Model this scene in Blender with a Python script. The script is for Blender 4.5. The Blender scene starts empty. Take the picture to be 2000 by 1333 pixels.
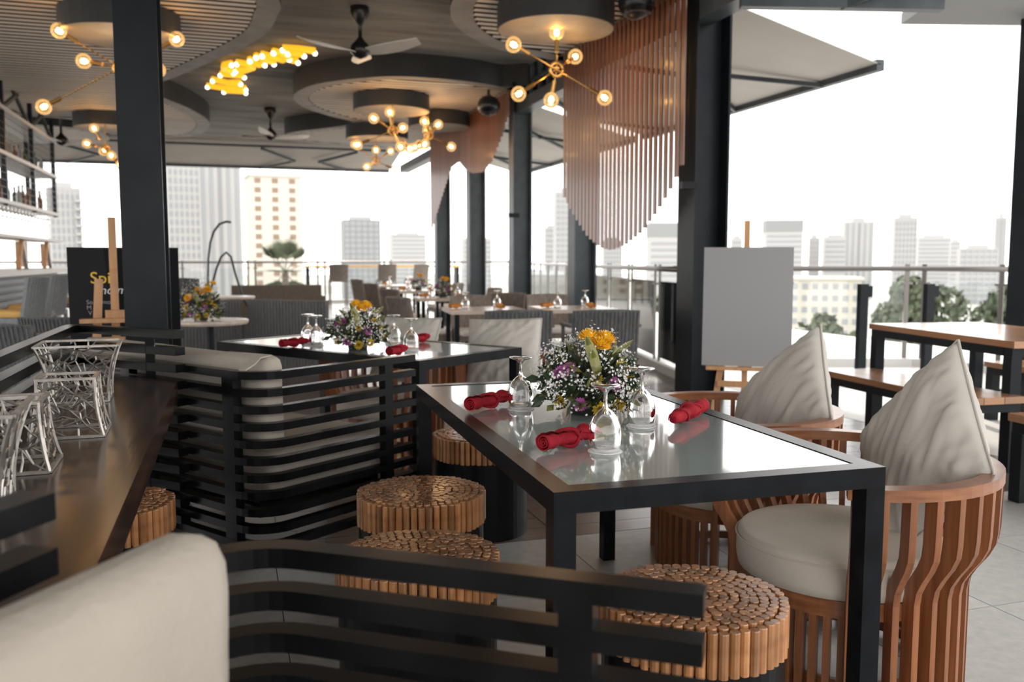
import bpy, bmesh, math, random
from mathutils import Vector, Matrix, noise
PI = math.pi
R = math.radians
SC = bpy.context.scene
COL = SC.collection
rnd = random.Random(7)

# ---------------------------------------------------------------- camera
cam_d = bpy.data.cameras.new('camera')
cam = bpy.data.objects.new('camera', cam_d)
COL.objects.link(cam)
cam.location = (0, 0, 1.23)
cam.rotation_euler = (R(90 - 5.296), 0, R(-17.758))
cam_d.lens = 30.78
cam_d.sensor_width = 36
cam_d.clip_start = 0.05
cam_d.clip_end = 3000
cam_d.dof.use_dof = True
cam_d.dof.focus_distance = 2.45
cam_d.dof.aperture_fstop = 3.6
SC.camera = cam

# ---------------------------------------------------------------- sky, sun, exposure
world = bpy.data.worlds.new('sky')
SC.world = world
world.use_nodes = True
bg = world.node_tree.nodes['Background']
bg.inputs[0].default_value = (1.0, 0.985, 0.965, 1)
bg.inputs[1].default_value = 2.3
sun_d = bpy.data.lights.new('sun', 'SUN')
sun_d.energy = 2.6
sun_d.angle = R(2.0)
sun_d.color = (1.0, 0.92, 0.80)
sun = bpy.data.objects.new('sun', sun_d)
COL.objects.link(sun)
sun.rotation_euler = Vector((-0.26, -0.75, -0.50)).to_track_quat('-Z', 'Y').to_euler()
SC.view_settings.view_transform = 'Standard'
SC.view_settings.look = 'None'
SC.view_settings.gamma = 1
SC.view_settings.use_curve_mapping = False
SC.view_settings.exposure = 0.42


# ---------------------------------------------------------------- materials
def mat(name, col, rough=0.5, metal=0.0, spec=0.5, coat=0.0, var=0.0, scale=8.0, stretch=(1, 1, 1), bump=0.0, col2=None, bscale=None, coords='Object', detail=4.0):
    m = bpy.data.materials.new(name)
    m.use_nodes = True
    nt = m.node_tree
    b = nt.nodes['Principled BSDF']
    b.inputs['Base Color'].default_value = (*col, 1)
    b.inputs['Roughness'].default_value = rough
    b.inputs['Metallic'].default_value = metal
    b.inputs['Specular IOR Level'].default_value = spec
    b.inputs['Coat Weight'].default_value = coat
    b.inputs['Coat Roughness'].default_value = 0.12
    if var > 0 or col2 or bump:
        tc = nt.nodes.new('ShaderNodeTexCoord')
        mp = nt.nodes.new('ShaderNodeMapping')
        mp.inputs['Scale'].default_value = stretch
        nz = nt.nodes.new('ShaderNodeTexNoise')
        nz.inputs['Scale'].default_value = scale
        nz.inputs['Detail'].default_value = detail
        nt.links.new(tc.outputs[coords], mp.inputs[0])
        nt.links.new(mp.outputs[0], nz.inputs[0])
        if var > 0 or col2:
            cr = nt.nodes.new('ShaderNodeValToRGB')
            a = col2 if col2 else tuple(c * (1 - var) for c in col)
            z = col if col2 else tuple(min(1, c * (1 + var)) for c in col)
            cr.color_ramp.elements[0].position = 0.3
            cr.color_ramp.elements[1].position = 0.7
            cr.color_ramp.elements[0].color = (*a, 1)
            cr.color_ramp.elements[1].color = (*z, 1)
            nt.links.new(nz.outputs[0], cr.inputs[0])
            nt.links.new(cr.outputs[0], b.inputs['Base Color'])
        if bump:
            bp = nt.nodes.new('ShaderNodeBump')
            bp.inputs['Strength'].default_value = bump
            bp.inputs['Distance'].default_value = 0.01
            src = nz
            if bscale:
                src = nt.nodes.new('ShaderNodeTexNoise')
                src.inputs['Scale'].default_value = bscale
                nt.links.new(mp.outputs[0], src.inputs[0])
            nt.links.new(src.outputs[0], bp.inputs['Height'])
            nt.links.new(bp.outputs[0], b.inputs['Normal'])
    return m


def per_object(m, amount=0.3):
    """vary the brightness from piece to piece (real boards differ)"""
    nt = m.node_tree
    b = nt.nodes['Principled BSDF']
    oi = nt.nodes.new('ShaderNodeObjectInfo')
    mr = nt.nodes.new('ShaderNodeMapRange')
    mr.inputs[3].default_value = 1 - amount
    mr.inputs[4].default_value = 1 + amount
    nt.links.new(oi.outputs['Random'], mr.inputs[0])
    hs = nt.nodes.new('ShaderNodeHueSaturation')
    nt.links.new(mr.outputs[0], hs.inputs['Value'])
    inp = b.inputs['Base Color']
    if inp.links:
        nt.links.new(inp.links[0].from_socket, hs.inputs['Color'])
    else:
        hs.inputs['Color'].default_value = inp.default_value
    nt.links.new(hs.outputs[0], inp)
    return m


def emit(name, col, s):
    m = bpy.data.materials.new(name)
    m.use_nodes = True
    b = m.node_tree.nodes['Principled BSDF']
    b.inputs['Base Color'].default_value = (*col, 1)
    b.inputs['Emission Color'].default_value = (*col, 1)
    b.inputs['Emission Strength'].default_value = s
    return m


def thin_glass(name, tint=(1, 1, 1), refl=0.1):
    m = bpy.data.materials.new(name)
    m.use_nodes = True
    nt = m.node_tree
    nt.nodes.clear()
    out = nt.nodes.new('ShaderNodeOutputMaterial')
    mix = nt.nodes.new('ShaderNodeMixShader')
    tr = nt.nodes.new('ShaderNodeBsdfTransparent')
    tr.inputs[0].default_value = (*tint, 1)
    gl = nt.nodes.new('ShaderNodeBsdfGlossy')
    gl.inputs['Roughness'].default_value = 0.03
    fr = nt.nodes.new('ShaderNodeFresnel')
    fr.inputs[0].default_value = 1.0 + refl * 4.5
    nt.links.new(fr.outputs[0], mix.inputs[0])
    nt.links.new(tr.outputs[0], mix.inputs[1])
    nt.links.new(gl.outputs[0], mix.inputs[2])
    nt.links.new(mix.outputs[0], out.inputs[0])
    return m


def real_glass(name):
    m = bpy.data.materials.new(name)
    m.use_nodes = True
    b = m.node_tree.nodes['Principled BSDF']
    b.inputs['Base Color'].default_value = (1, 1, 1, 1)
    b.inputs['Roughness'].default_value = 0.0
    b.inputs['IOR'].default_value = 1.45
    b.inputs['Transmission Weight'].default_value = 1.0
    return m


M = {}
M['steel'] = mat('black_steel', (0.007, 0.008, 0.010), 0.26, 0.0, 0.12, var=0.35, scale=14)
M['rail'] = mat('black_painted_rail', (0.006, 0.0065, 0.0075), 0.24, 0.0, 0.16, var=0.4, scale=9)
M['column'] = mat('column_paint', (0.011, 0.014, 0.017), 0.36, 0.0, 0.13, var=0.2, scale=5)
M['greysteel'] = mat('grey_steel', (0.065, 0.078, 0.088), 0.4, 0.1, 0.3, var=0.2, scale=5)
M['chrome'] = mat('brushed_steel', (0.17, 0.16, 0.15), 0.35, 0.9)
M['brass'] = mat('brass', (0.60, 0.36, 0.12), 0.25, 0.9)
M['silver'] = mat('aged_silver', (0.42, 0.39, 0.36), 0.38, 0.85, var=0.3, scale=30)
M['teak'] = per_object(mat('teak', (0.33, 0.125, 0.047), 0.42, coat=0.12, col2=(0.18, 0.060, 0.022), scale=6, stretch=(9, 9, 0.7), bump=0.05), 0.15)
M['teak_h'] = mat('teak_ring', (0.34, 0.130, 0.050), 0.36, coat=0.2, col2=(0.20, 0.070, 0.026), scale=6, stretch=(1.5, 1.5, 12))
M['log'] = per_object(mat('log_slice', (0.46, 0.215, 0.085), 0.32, coat=0.55, col2=(0.30, 0.125, 0.045), scale=25), 0.4)
M['drumblack'] = mat('stool_black', (0.008, 0.008, 0.009), 0.3, 0.0, 0.15, var=0.3, scale=3)
M['cream'] = mat('cream_canvas', (0.43, 0.385, 0.33), 0.9, spec=0.15, var=0.06, scale=5, bump=0.25, bscale=60)
M['pillow'] = mat('pillow_linen', (0.50, 0.47, 0.43), 0.92, spec=0.1, var=0.05, scale=4, bump=0.10, bscale=120)
M['seatcream'] = mat('seat_canvas', (0.60, 0.54, 0.47), 0.9, spec=0.15, var=0.06, scale=5, bump=0.15, bscale=80)
M['tabletop'] = mat('grey_glass_top', (0.33, 0.37, 0.355), 0.04, 0.0, 0.9, coat=0.5, var=0.10, scale=2.2, bump=0.012, bscale=5)
M['console'] = mat('dark_wood', (0.070, 0.033, 0.021), 0.20, coat=0.04, spec=0.22, col2=(0.010, 0.006, 0.005), scale=3.5, stretch=(9, .8, 9), bump=0.04)
M['tile'] = per_object(mat('floor_tile', (0.40, 0.39, 0.37), 0.40, var=0.10, scale=14, bump=0.06, bscale=60, coords='Generated'), 0.05)
M['grout'] = mat('grout', (0.06, 0.058, 0.055), 0.8)
M['plank'] = per_object(mat('floor_plank', (0.135, 0.105, 0.088), 0.30, coat=0.2, col2=(0.06, 0.045, 0.04), scale=3, stretch=(0.8, 8, 1), bump=0.05), 0.3)
M['terrace'] = mat('white_terrace', (0.62, 0.61, 0.59), 0.6, var=0.05, scale=2)
M['ceil'] = mat('ceiling_concrete', (0.33, 0.315, 0.29), 0.75, spec=0.25, col2=(0.16, 0.155, 0.148), scale=1.6, stretch=(0.5, 2.4, 1), bump=0.08, bscale=12, detail=8.0)
M['rim'] = mat('island_rim', (0.27, 0.262, 0.25), 0.6, var=0.2, scale=3)
M['fascia'] = mat('island_fascia', (0.028, 0.029, 0.031), 0.55, var=0.2, scale=3)
M['dark'] = mat('backing_and_slat_shade', (0.02, 0.018, 0.017), 0.8)
M['slat'] = per_object(mat('pale_slat', (0.78, 0.73, 0.67), 0.55, var=0.08, scale=4, stretch=(0.4, 6, 6)), 0.06)
M['drumunder'] = mat('drum_underside', (0.25, 0.225, 0.19), 0.6, var=0.2, scale=3)
M['copper'] = per_object(mat('copper_wood_slat', (0.22, 0.088, 0.046), 0.34, coat=0.2, col2=(0.13, 0.050, 0.027), scale=5, stretch=(8, 8, 0.6)), 0.15)
M['alu'] = mat('pale_slat_edge', (0.62, 0.58, 0.55), 0.3, 0.75)
M['fabric'] = mat('awning_fabric', (0.52, 0.50, 0.47), 0.9, spec=0.1, var=0.05, scale=2)
M['fanwhite'] = mat('fan_blade', (0.62, 0.60, 0.57), 0.35)
M['boardgrey'] = mat('blank_board', (0.31, 0.31, 0.32), 0.7, spec=0.2)
M['easel'] = mat('beech_wood', (0.56, 0.30, 0.14), 0.5, var=0.15, scale=5, stretch=(6, 6, 0.7))
M['poster'] = mat('poster_black', (0.009, 0.010, 0.012), 0.5, spec=0.08)
M['poster2'] = mat('poster_charcoal', (0.017, 0.018, 0.021), 0.5, spec=0.08)
M['yellowprint'] = mat('yellow_print', (0.80, 0.52, 0.04), 0.6)
M['whiteprint'] = mat('white_print', (0.75, 0.75, 0.75), 0.6)
M['greyprint'] = mat('grey_print', (0.30, 0.30, 0.30), 0.6)
M['wicker'] = mat('grey_wicker', (0.115, 0.118, 0.122), 0.6, var=0.35, scale=60, stretch=(1, 1, 0.25), bump=0.4)
M['wickerbrown'] = mat('brown_wicker', (0.20, 0.165, 0.14), 0.6, var=0.35, scale=60, stretch=(1, 1, 0.25), bump=0.4)
M['whiteseat'] = mat('white_seat', (0.72, 0.69, 0.65), 0.85)
M['ochre'] = mat('ochre_seat', (0.70, 0.42, 0.13), 0.8)
M['palewood'] = mat('pale_table_wood', (0.60, 0.50, 0.42), 0.3, coat=0.3, var=0.12, scale=5, stretch=(1, 8, 1))
M['picnic'] = per_object(mat('picnic_board', (0.40, 0.20, 0.095), 0.24, coat=0.5, col2=(0.24, 0.11, 0.05), scale=4, stretch=(9, 0.8, 9)), 0.2)
M['red'] = mat('red_napkin', (0.31, 0.014, 0.024), 0.85, spec=0.15, var=0.2, scale=20, bump=0.2, bscale=120)
M['orange'] = mat('orange_napkin', (0.62, 0.27, 0.06), 0.85)
M['paper'] = mat('white_coaster', (0.82, 0.82, 0.82), 0.8)
M['glass'] = real_glass('clear_glass')
M['pane'] = thin_glass('window_pane', (0.96, 0.98, 0.98), 0.1)
M['globe'] = thin_glass('amber_globe', (1.0, 0.88, 0.68), 0.1)
_nt = M['globe'].node_tree
_out = _nt.nodes['Material Output']
_ad = _nt.nodes.new('ShaderNodeAddShader')
_em = _nt.nodes.new('ShaderNodeEmission')
_em.inputs[0].default_value = (1.0, 0.62, 0.26, 1)
_em.inputs[1].default_value = 0.16
_nt.links.new(_out.inputs[0].links[0].from_socket, _ad.inputs[0])
_nt.links.new(_em.outputs[0], _ad.inputs[1])
_nt.links.new(_ad.outputs[0], _out.inputs[0])
M['filament'] = emit('filament', (1.0, 0.55, 0.18), 30)
M['neon'] = emit('yellow_sign_light', (1.0, 0.50, 0.02), 0.75)
M['signbulb'] = emit('sign_bulb', (1.0, 0.93, 0.80), 2)
M['leafdark'] = mat('dark_leaf', (0.028, 0.050, 0.022), 0.55, var=0.5, scale=30)
M['leafolive'] = mat('olive_leaf', (0.15, 0.16, 0.035), 0.5, var=0.35, scale=30)
M['leafvar'] = mat('leaf_cream_edge', (0.34, 0.32, 0.14), 0.5)
M['white_fl'] = mat('white_blossom', (0.78, 0.76, 0.74), 0.8)
M['yellow_fl'] = mat('yellow_bloom', (0.88, 0.50, 0.015), 0.7, var=0.12, scale=60)
M['gold_fl'] = mat('golden_filler', (0.55, 0.38, 0.03), 0.7, var=0.3, scale=60)
M['purple_fl'] = mat('purple_bloom', (0.36, 0.09, 0.27), 0.7, var=0.3, scale=60)
M['vase'] = mat('vase_dark', (0.03, 0.035, 0.03), 0.3)
M['bld'] = mat('pale_concrete', (0.42, 0.415, 0.41), 0.9, spec=0.1, var=0.05, scale=0.05)
M['bldwarm'] = mat('cream_concrete', (0.54, 0.50, 0.44), 0.9, spec=0.1)
M['bldgrey'] = mat('grey_concrete', (0.27, 0.275, 0.28), 0.9, spec=0.1)
M['bldwin'] = mat('far_window', (0.29, 0.30, 0.31), 0.6)
M['bldwinwarm'] = mat('far_window_brown', (0.24, 0.17, 0.12), 0.6)
M['tree'] = mat('tree_leaf', (0.085, 0.10, 0.062), 0.8, spec=0.15, var=0.5, scale=0.9, coords='Object')
M['barmesh'] = mat('bar_chair_mesh', (0.22, 0.235, 0.245), 0.6, var=0.15, scale=40)
M['trunk'] = mat('trunk_bark', (0.12, 0.09, 0.07), 0.9, var=0.3, scale=5)
M['ground'] = mat('city_ground', (0.42, 0.41, 0.38), 0.9, spec=0.1, var=0.3, scale=0.03)
M['bottle_amber'] = mat('amber_bottle', (0.30, 0.10, 0.02), 0.12, coat=0.5)
M['bottle_green'] = mat('green_bottle', (0.03, 0.07, 0.03), 0.12, coat=0.5)
M['bottle_clear'] = mat('pale_bottle', (0.55, 0.56, 0.55), 0.1, coat=0.5)
M['shelfwhite'] = mat('bar_shelf', (0.62, 0.60, 0.58), 0.4)
M['barwood'] = mat('bar_front_wood', (0.56, 0.36, 0.22), 0.5, var=0.15, scale=4)
M['speaker'] = mat('speaker_black', (0.012, 0.012, 0.013), 0.3)


# ---------------------------------------------------------------- mesh builder
class MB:
    def __init__(s):
        s.v = []
        s.f = []
        s.m = []

    def add(s, vs, fs, mi=0):
        o = len(s.v)
        s.v += [tuple(p) for p in vs]
        s.f += [tuple(i + o for i in f) for f in fs]
        s.m += [mi] * len(fs)

    def box(s, x0, x1, y0, y1, z0, z1, mi=0, T=None):
        vs = [Vector((x, y, z)) for z in (z0, z1) for y in (y0, y1) for x in (x0, x1)]
        if T:
            vs = [T @ p for p in vs]
        s.add(vs, [(0, 2, 3, 1), (4, 5, 7, 6), (0, 1, 5, 4), (2, 6, 7, 3), (0, 4, 6, 2), (1, 3, 7, 5)], mi)
        return s

    def bar(s, a, b, w, h=None, mi=0, upv=(0, 0, 1)):
        """square bar from a to b"""
        a, b = Vector(a), Vector(b)
        h = h or w
        d = (b - a).normalized()
        u = Vector(upv)
        if abs(d.dot(u)) > 0.95:
            u = Vector((0, 1, 0))
        r = d.cross(u).normalized()
        u = r.cross(d)
        vs = [p + r * (i * w / 2) + u * (j * h / 2) for p in (a, b) for j in (-1, 1) for i in (-1, 1)]
        s.add(vs, [(0, 2, 3, 1), (4, 5, 7, 6), (0, 1, 5, 4), (2, 6, 7, 3), (0, 4, 6, 2), (1, 3, 7, 5)], mi)
        return s

    def tube(s, pts, r, n=8, mi=0, caps=True):
        pts = [Vector(p) for p in pts]
        k = len(pts)
        rs = r if isinstance(r, (list, tuple)) else [r] * k
        vs = []
        ref = None
        for i, p in enumerate(pts):
            d = (pts[min(i + 1, k - 1)] - pts[max(i - 1, 0)]).normalized()
            if ref is None:
                ref = Vector((0, 0, 1)) if abs(d.z) < 0.9 else Vector((1, 0, 0))
            a = (ref - d * ref.dot(d)).normalized()
            ref = a
            b = d.cross(a)
            for j in range(n):
                t = 2 * PI * j / n
                vs.append(p + (a * math.cos(t) + b * math.sin(t)) * rs[i])
        fs = [(i * n + j, i * n + (j + 1) % n, (i + 1) * n + (j + 1) % n, (i + 1) * n + j) for i in range(k - 1) for j in range(n)]
        if caps:
            fs.append(tuple(range(n - 1, -1, -1)))
            fs.append(tuple((k - 1) * n + j for j in range(n)))
        s.add(vs, fs, mi)
        return s

    def lathe(s, prof, n=24, c=(0, 0, 0), mi=0):
        """prof: (r, z) list"""
        vs, fs = [], []
        for (r, z) in prof:
            for j in range(n):
                t = 2 * PI * j / n
                vs.append((c[0] + r * math.cos(t), c[1] + r * math.sin(t), c[2] + z))
        for i in range(len(prof) - 1):
            for j in range(n):
                fs.append((i * n + j, i * n + (j + 1) % n, (i + 1) * n + (j + 1) % n, (i + 1) * n + j))
        if prof[0][0] > 1e-4:
            fs.append(tuple(range(n - 1, -1, -1)))
        if prof[-1][0] > 1e-4:
            fs.append(tuple((len(prof) - 1) * n + j for j in range(n)))
        s.add(vs, fs, mi)
        return s

    def ball(s, c, r, n=12, mi=0, sq=(1, 1, 1)):
        k = max(4, n // 2)
        vs, fs = [], []
        for i in range(k + 1):
            a = PI * i / k
            for j in range(n):
                t = 2 * PI * j / n
                vs.append((c[0] + r * sq[0] * math.sin(a) * math.cos(t), c[1] + r * sq[1] * math.sin(a) * math.sin(t), c[2] + r * sq[2] * math.cos(a)))
        for i in range(k):
            for j in range(n):
                fs.append((i * n + j, (i + 1) * n + j, (i + 1) * n + (j + 1) % n, i * n + (j + 1) % n))
        s.add(vs, fs, mi)
        return s

    def prism(s, pts, z0, z1, mi=0):
        n = len(pts)
        vs = [(x, y, z0) for x, y in pts] + [(x, y, z1) for x, y in pts]
        fs = [tuple(range(n - 1, -1, -1)), tuple(range(n, 2 * n))] + [(i, (i + 1) % n, n + (i + 1) % n, n + i) for i in range(n)]
        s.add(vs, fs, mi)
        return s

    def sweep(s, path, w, h, mi=0):
        """rectangular section swept along a path of 3D points lying near a horizontal plane"""
        P = [Vector(p) for p in path]
        k = len(P)
        vs = []
        for i, p in enumerate(P):
            a = (P[i] - P[i - 1]).normalized() if i else None
            b = (P[i + 1] - P[i]).normalized() if i < k - 1 else None
            if a is None:
                a = b
            if b is None:
                b = a
            d = (a + b).normalized()
            nrm = Vector((-d.y, d.x, 0)).normalized()
            sc = 1 / max(0.5, math.sqrt((1 + a.dot(b)) / 2))
            for (i2, j2) in ((-1, -1), (1, -1), (1, 1), (-1, 1)):
                vs.append(p + nrm * (i2 * w / 2 * sc) + Vector((0, 0, j2 * h / 2)))
        fs = [(i * 4 + j, i * 4 + (j + 1) % 4, (i + 1) * 4 + (j + 1) % 4, (i + 1) * 4 + j) for i in range(k - 1) for j in range(4)]
        fs += [(3, 2, 1, 0), tuple((k - 1) * 4 + j for j in range(4))]
        s.add(vs, fs, mi)
        return s

    def rbox(s, x0, x1, y0, y1, z0, z1, r=0.04, n=6, wob=0.0, puff=0.0, mi=0, T=None, seed=0):
        """soft box: cushion"""
        hx, hy, hz = (x1 - x0) / 2, (y1 - y0) / 2, (z1 - z0) / 2
        c = Vector(((x0 + x1) / 2, (y0 + y1) / 2, (z0 + z1) / 2))
        r = min(r, hx, hy, hz)
        vid, vs, fs = {}, [], []

        def g(t, h):           # grid line 0..n -> coordinate with extra rows at the edges
            q = [-1, -1 + r / h * 0.35, -1 + r / h] + [-1 + r / h + (2 - 2 * r / h) * i / (n - 1) for i in range(1, n - 1)] + [1 - r / h, 1 - r / h * 0.35, 1]
            return q[t] * h
        m = n + 3

        def vert(i, j, k):
            key = (i, j, k)
            if key in vid:
                return vid[key]
            p = Vector((g(i, hx), g(j, hy), g(k, hz)))
            q = Vector((max(-hx + r, min(hx - r, p.x)), max(-hy + r, min(hy - r, p.y)), max(-hz + r, min(hz - r, p.z))))
            d = p - q
            o = q + d.normalized() * r if d.length > 1e-9 else p
            if puff:
                u = (1 - (o.x / hx) ** 2) * (1 - (o.y / hy) ** 2)
                o.z += math.copysign(puff * max(0, u), o.z)
            if wob:
                nv = noise.noise_vector((o + c) * 5 + Vector((seed, 0, 0))) + 0.5 * noise.noise_vector((o + c) * 13 + Vector((0, seed, 0)))
                o = o + nv * wob
            o = o + c
            if T:
                o = T @ o
            vid[key] = len(vs)
            vs.append(o)
            return vid[key]
        for a in range(m - 1):
            for b in range(m - 1):
                e = m - 1
                fs.append((vert(a, b, 0), vert(a, b + 1, 0), vert(a + 1, b + 1, 0), vert(a + 1, b, 0)))
                fs.append((vert(a, b, e), vert(a + 1, b, e), vert(a + 1, b + 1, e), vert(a, b + 1, e)))
                fs.append((vert(a, 0, b), vert(a + 1, 0, b), vert(a + 1, 0, b + 1), vert(a, 0, b + 1)))
                fs.append((vert(a, e, b), vert(a, e, b + 1), vert(a + 1, e, b + 1), vert(a + 1, e, b)))
                fs.append((vert(0, a, b), vert(0, a, b + 1), vert(0, a + 1, b + 1), vert(0, a + 1, b)))
                fs.append((vert(e, a, b), vert(e, a + 1, b), vert(e, a + 1, b + 1), vert(e, a, b + 1)))
        s.add(vs, fs, mi)
        return s

    def mesh(s, name, mats, smooth=False):
        me = bpy.data.meshes.new(name)
        me.from_pydata(s.v, [], s.f)
        for m in (mats if isinstance(mats, (list, tuple)) else [mats]):
            me.materials.append(M[m] if isinstance(m, str) else m)
        if any(s.m):
            me.polygons.foreach_set('material_index', s.m)
        if smooth:
            me.polygons.foreach_set('use_smooth', [True] * len(me.polygons))
        me.update()
        return me

    def build(s, name, mats, parent=None, smooth=False, loc=None, rz=0):
        o = bpy.data.objects.new(name, s.mesh(name, mats, smooth))
        COL.objects.link(o)
        if parent:
            o.parent = parent
        if loc is not None:
            o.location = loc
        o.rotation_euler.z = rz
        return o


def tag(o, label=None, cat=None, group=None, kind=None):
    if label:
        o['label'] = label
    if cat:
        o['category'] = cat
    if group:
        o['group'] = group
    if kind:
        o['kind'] = kind
    return o


def thing(name, label, cat, loc=(0, 0, 0), rz=0, group=None):
    o = bpy.data.objects.new(name, None)
    COL.objects.link(o)
    o.location = loc
    o.rotation_euler.z = rz
    o.empty_display_size = 0.1
    return tag(o, label, cat, group)


def inst(name, me, parent=None, loc=(0, 0, 0), rot=(0, 0, 0), sc=(1, 1, 1)):
    o = bpy.data.objects.new(name, me)
    COL.objects.link(o)
    o.parent = parent
    o.location = loc
    o.rotation_euler = rot
    o.scale = sc
    return o


def dup(root, loc, rz=0, label=None, parent=None):
    c = root.copy()
    COL.objects.link(c)
    c.parent = parent
    if loc is not None:
        c.location = loc
        c.rotation_euler.z = rz
    if label:
        c['label'] = label
    for ch in root.children:
        d = dup(ch, None, 0, None, c)
    return c


def rot2(p, a):
    c, s = math.cos(a), math.sin(a)
    return (p[0] * c - p[1] * s, p[0] * s + p[1] * c)


def flat(name, pts, z, m, parent=None):
    me = bpy.data.meshes.new(name)
    me.from_pydata([(x, y, z) for x, y in pts], [], [tuple(range(len(pts)))])
    me.materials.append(M[m])
    o = bpy.data.objects.new(name, me)
    COL.objects.link(o)
    o.parent = parent
    return o


UNIT = MB().box(-.5, .5, -.5, .5, -.5, .5)
UNITS = {}


def unit(m):
    if m not in UNITS:
        UNITS[m] = UNIT.mesh('piece_' + m, m)
    return UNITS[m]


def bxo(name, m, parent, x0, x1, y0, y1, z0, z1):
    """a box piece that shares the unit mesh"""
    return inst(name, unit(m), parent, ((x0 + x1) / 2, (y0 + y1) / 2, (z0 + z1) / 2), (0, 0, 0), (x1 - x0, y1 - y0, z1 - z0))

# ================================================================ SETTING
floor = MB().box(-9, 9.5, -4, 27, -13.99, -0.006).build('floor', 'grout')
tag(floor, 'grey tiled floor with a dark plank area beyond', kind='structure')
YB = 3.555
# tiles, 0.6 m, joints 4 mm
for i in range(-4, 6):
    for j in range(0, 6):
        x0 = 0.14 + 0.603 * i
        y0 = YB - 0.6 * (j + 1)
        if x0 > 3.2 and j > 3:
            continue
        bxo('floor_tile', 'tile', floor, x0 + .002, x0 + .601, y0 + .002, y0 + .598, -0.006, 0)
# planks running along X
prow = 0
y = YB + 0.004
while y < 11.0:
    x = -3.2 - rnd.random() * 1.2
    while x < 4.4:
        L = 1.6 + rnd.random() * 0.8
        x1 = min(x + L, 4.55)
        bxo('floor_plank', 'plank', floor, x + .002, x1 - .002, y, y + 0.146, -0.006, 0)
        x = x1
    y += 0.15
far = MB().box(-9, 4.5, y, 27, -0.02, 0).build('floor_planking', 'plank', floor)
sidefl = MB().box(-9, -3.2, YB, y, -0.02, -0.001).build('floor_planking', 'plank', floor)
near = MB().box(-9, -2.29, -4, YB, -0.02, -0.001).build('floor_paving', 'tile', floor)
near2 = MB().box(-2.29, 9.5, -4, YB - 3.6, -0.02, -0.001).build('floor_paving', 'tile', floor)
near3 = MB().box(3.758, 9.5, -.04, YB, -0.02, -0.001).build('floor_paving', 'tile', floor)
terr = MB().box(4.56, 9.5, YB, 27, -0.02, 0.0).build('floor_terrace', 'terrace', floor)
tr = MB().box(1.36, 1.372, YB, 5.2, -.003, .0025).build('trim_1', 'chrome')
tag(tr, 'thin metal strip set in the plank floor', kind='structure')

ZC = 3.9
ceiling = MB().box(-9, 4.1, -4, 20.9, ZC, ZC + 0.25).build('ceiling', 'ceil')
tag(ceiling, 'dark grey brushed concrete ceiling', kind='structure')
edge = MB().box(-9, 4.1, 20.9, 21.05, ZC - 0.06, ZC + 0.25).build('trim_2', 'shelfwhite')
tag(edge, 'pale edge beam at the far end of the ceiling', kind='structure')


def catmull(pts, n=10):
    out = []
    k = len(pts)
    for i in range(k):
        p0, p1, p2, p3 = (Vector(pts[(i + d) % k]) for d in (-1, 0, 1, 2))
        for j in range(n):
            t = j / n
            q = 0.5 * ((2 * p1) + (p2 - p0) * t + (2 * p0 - 5 * p1 + 4 * p2 - p3) * t * t + (3 * p1 - p0 - 3 * p2 + p3) * t ** 3)
            out.append((q.x, q.y))
    return out


def inset(poly, d):
    k = len(poly)
    out = []
    area = sum(poly[i][0] * poly[(i + 1) % k][1] - poly[(i + 1) % k][0] * poly[i][1] for i in range(k))
    sg = 1 if area > 0 else -1
    for i in range(k):
        a, b = Vector(poly[i - 1]), Vector(poly[(i + 1) % k])
        t = (b - a).normalized()
        out.append((poly[i][0] - t.y * d * sg, poly[i][1] + t.x * d * sg))
    return out


def rows(poly, y):
    k = len(poly)
    xs = []
    for i in range(k):
        (x0, y0), (x1, y1) = poly[i], poly[(i + 1) % k]
        if (y0 <= y) != (y1 <= y):
            xs.append(x0 + (x1 - x0) * (y - y0) / (y1 - y0))
    xs.sort()
    return list(zip(xs[::2], xs[1::2]))


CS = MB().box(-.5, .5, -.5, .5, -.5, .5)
CS.m = [0, 1, 1, 1, 1, 1]  # pale underside; sides coloured dark to stand in for shade between slats
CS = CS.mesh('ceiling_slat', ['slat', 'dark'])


def island(ctrl, label, zb=3.6, rim=0.22, pitch=0.15, open_x=None):
    t = thing('ceiling_island', label, 'ceiling island', (0, 0, zb), group='curved slatted ceiling islands')
    o = catmull(ctrl)
    if open_x is not None:
        o = [(min(x, open_x), y) for x, y in o]
    q = inset(o, rim)
    k = len(o)
    H = ZC - zb
    mb = MB()
    vs = [(x, y, H) for x, y in o] + [(x, y, 0) for x, y in o] + [(x, y, 0) for x, y in q] + [(x, y, 0.05) for x, y in q]
    mb.add(vs, [(i, (i + 1) % k, k + (i + 1) % k, k + i) for i in range(k)], 0)
    mb.add(vs, [(k + i, k + (i + 1) % k, 2 * k + (i + 1) % k, 2 * k + i) for i in range(k)], 1)
    mb.add(vs, [(2 * k + i, 2 * k + (i + 1) % k, 3 * k + (i + 1) % k, 3 * k + i) for i in range(k)], 0)
    mb.build('rim', ['fascia', 'rim'], t, smooth=False)
    flat('backing', q, 0.05, 'dark', t)
    y = min(p[1] for p in q) + 0.06
    ymax = max(p[1] for p in q)
    while y < ymax:
        for (a, b) in rows(q, y):
            if b - a > 0.06:
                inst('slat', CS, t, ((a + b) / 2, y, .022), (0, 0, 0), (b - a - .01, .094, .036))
        y += pitch
    return t


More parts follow.
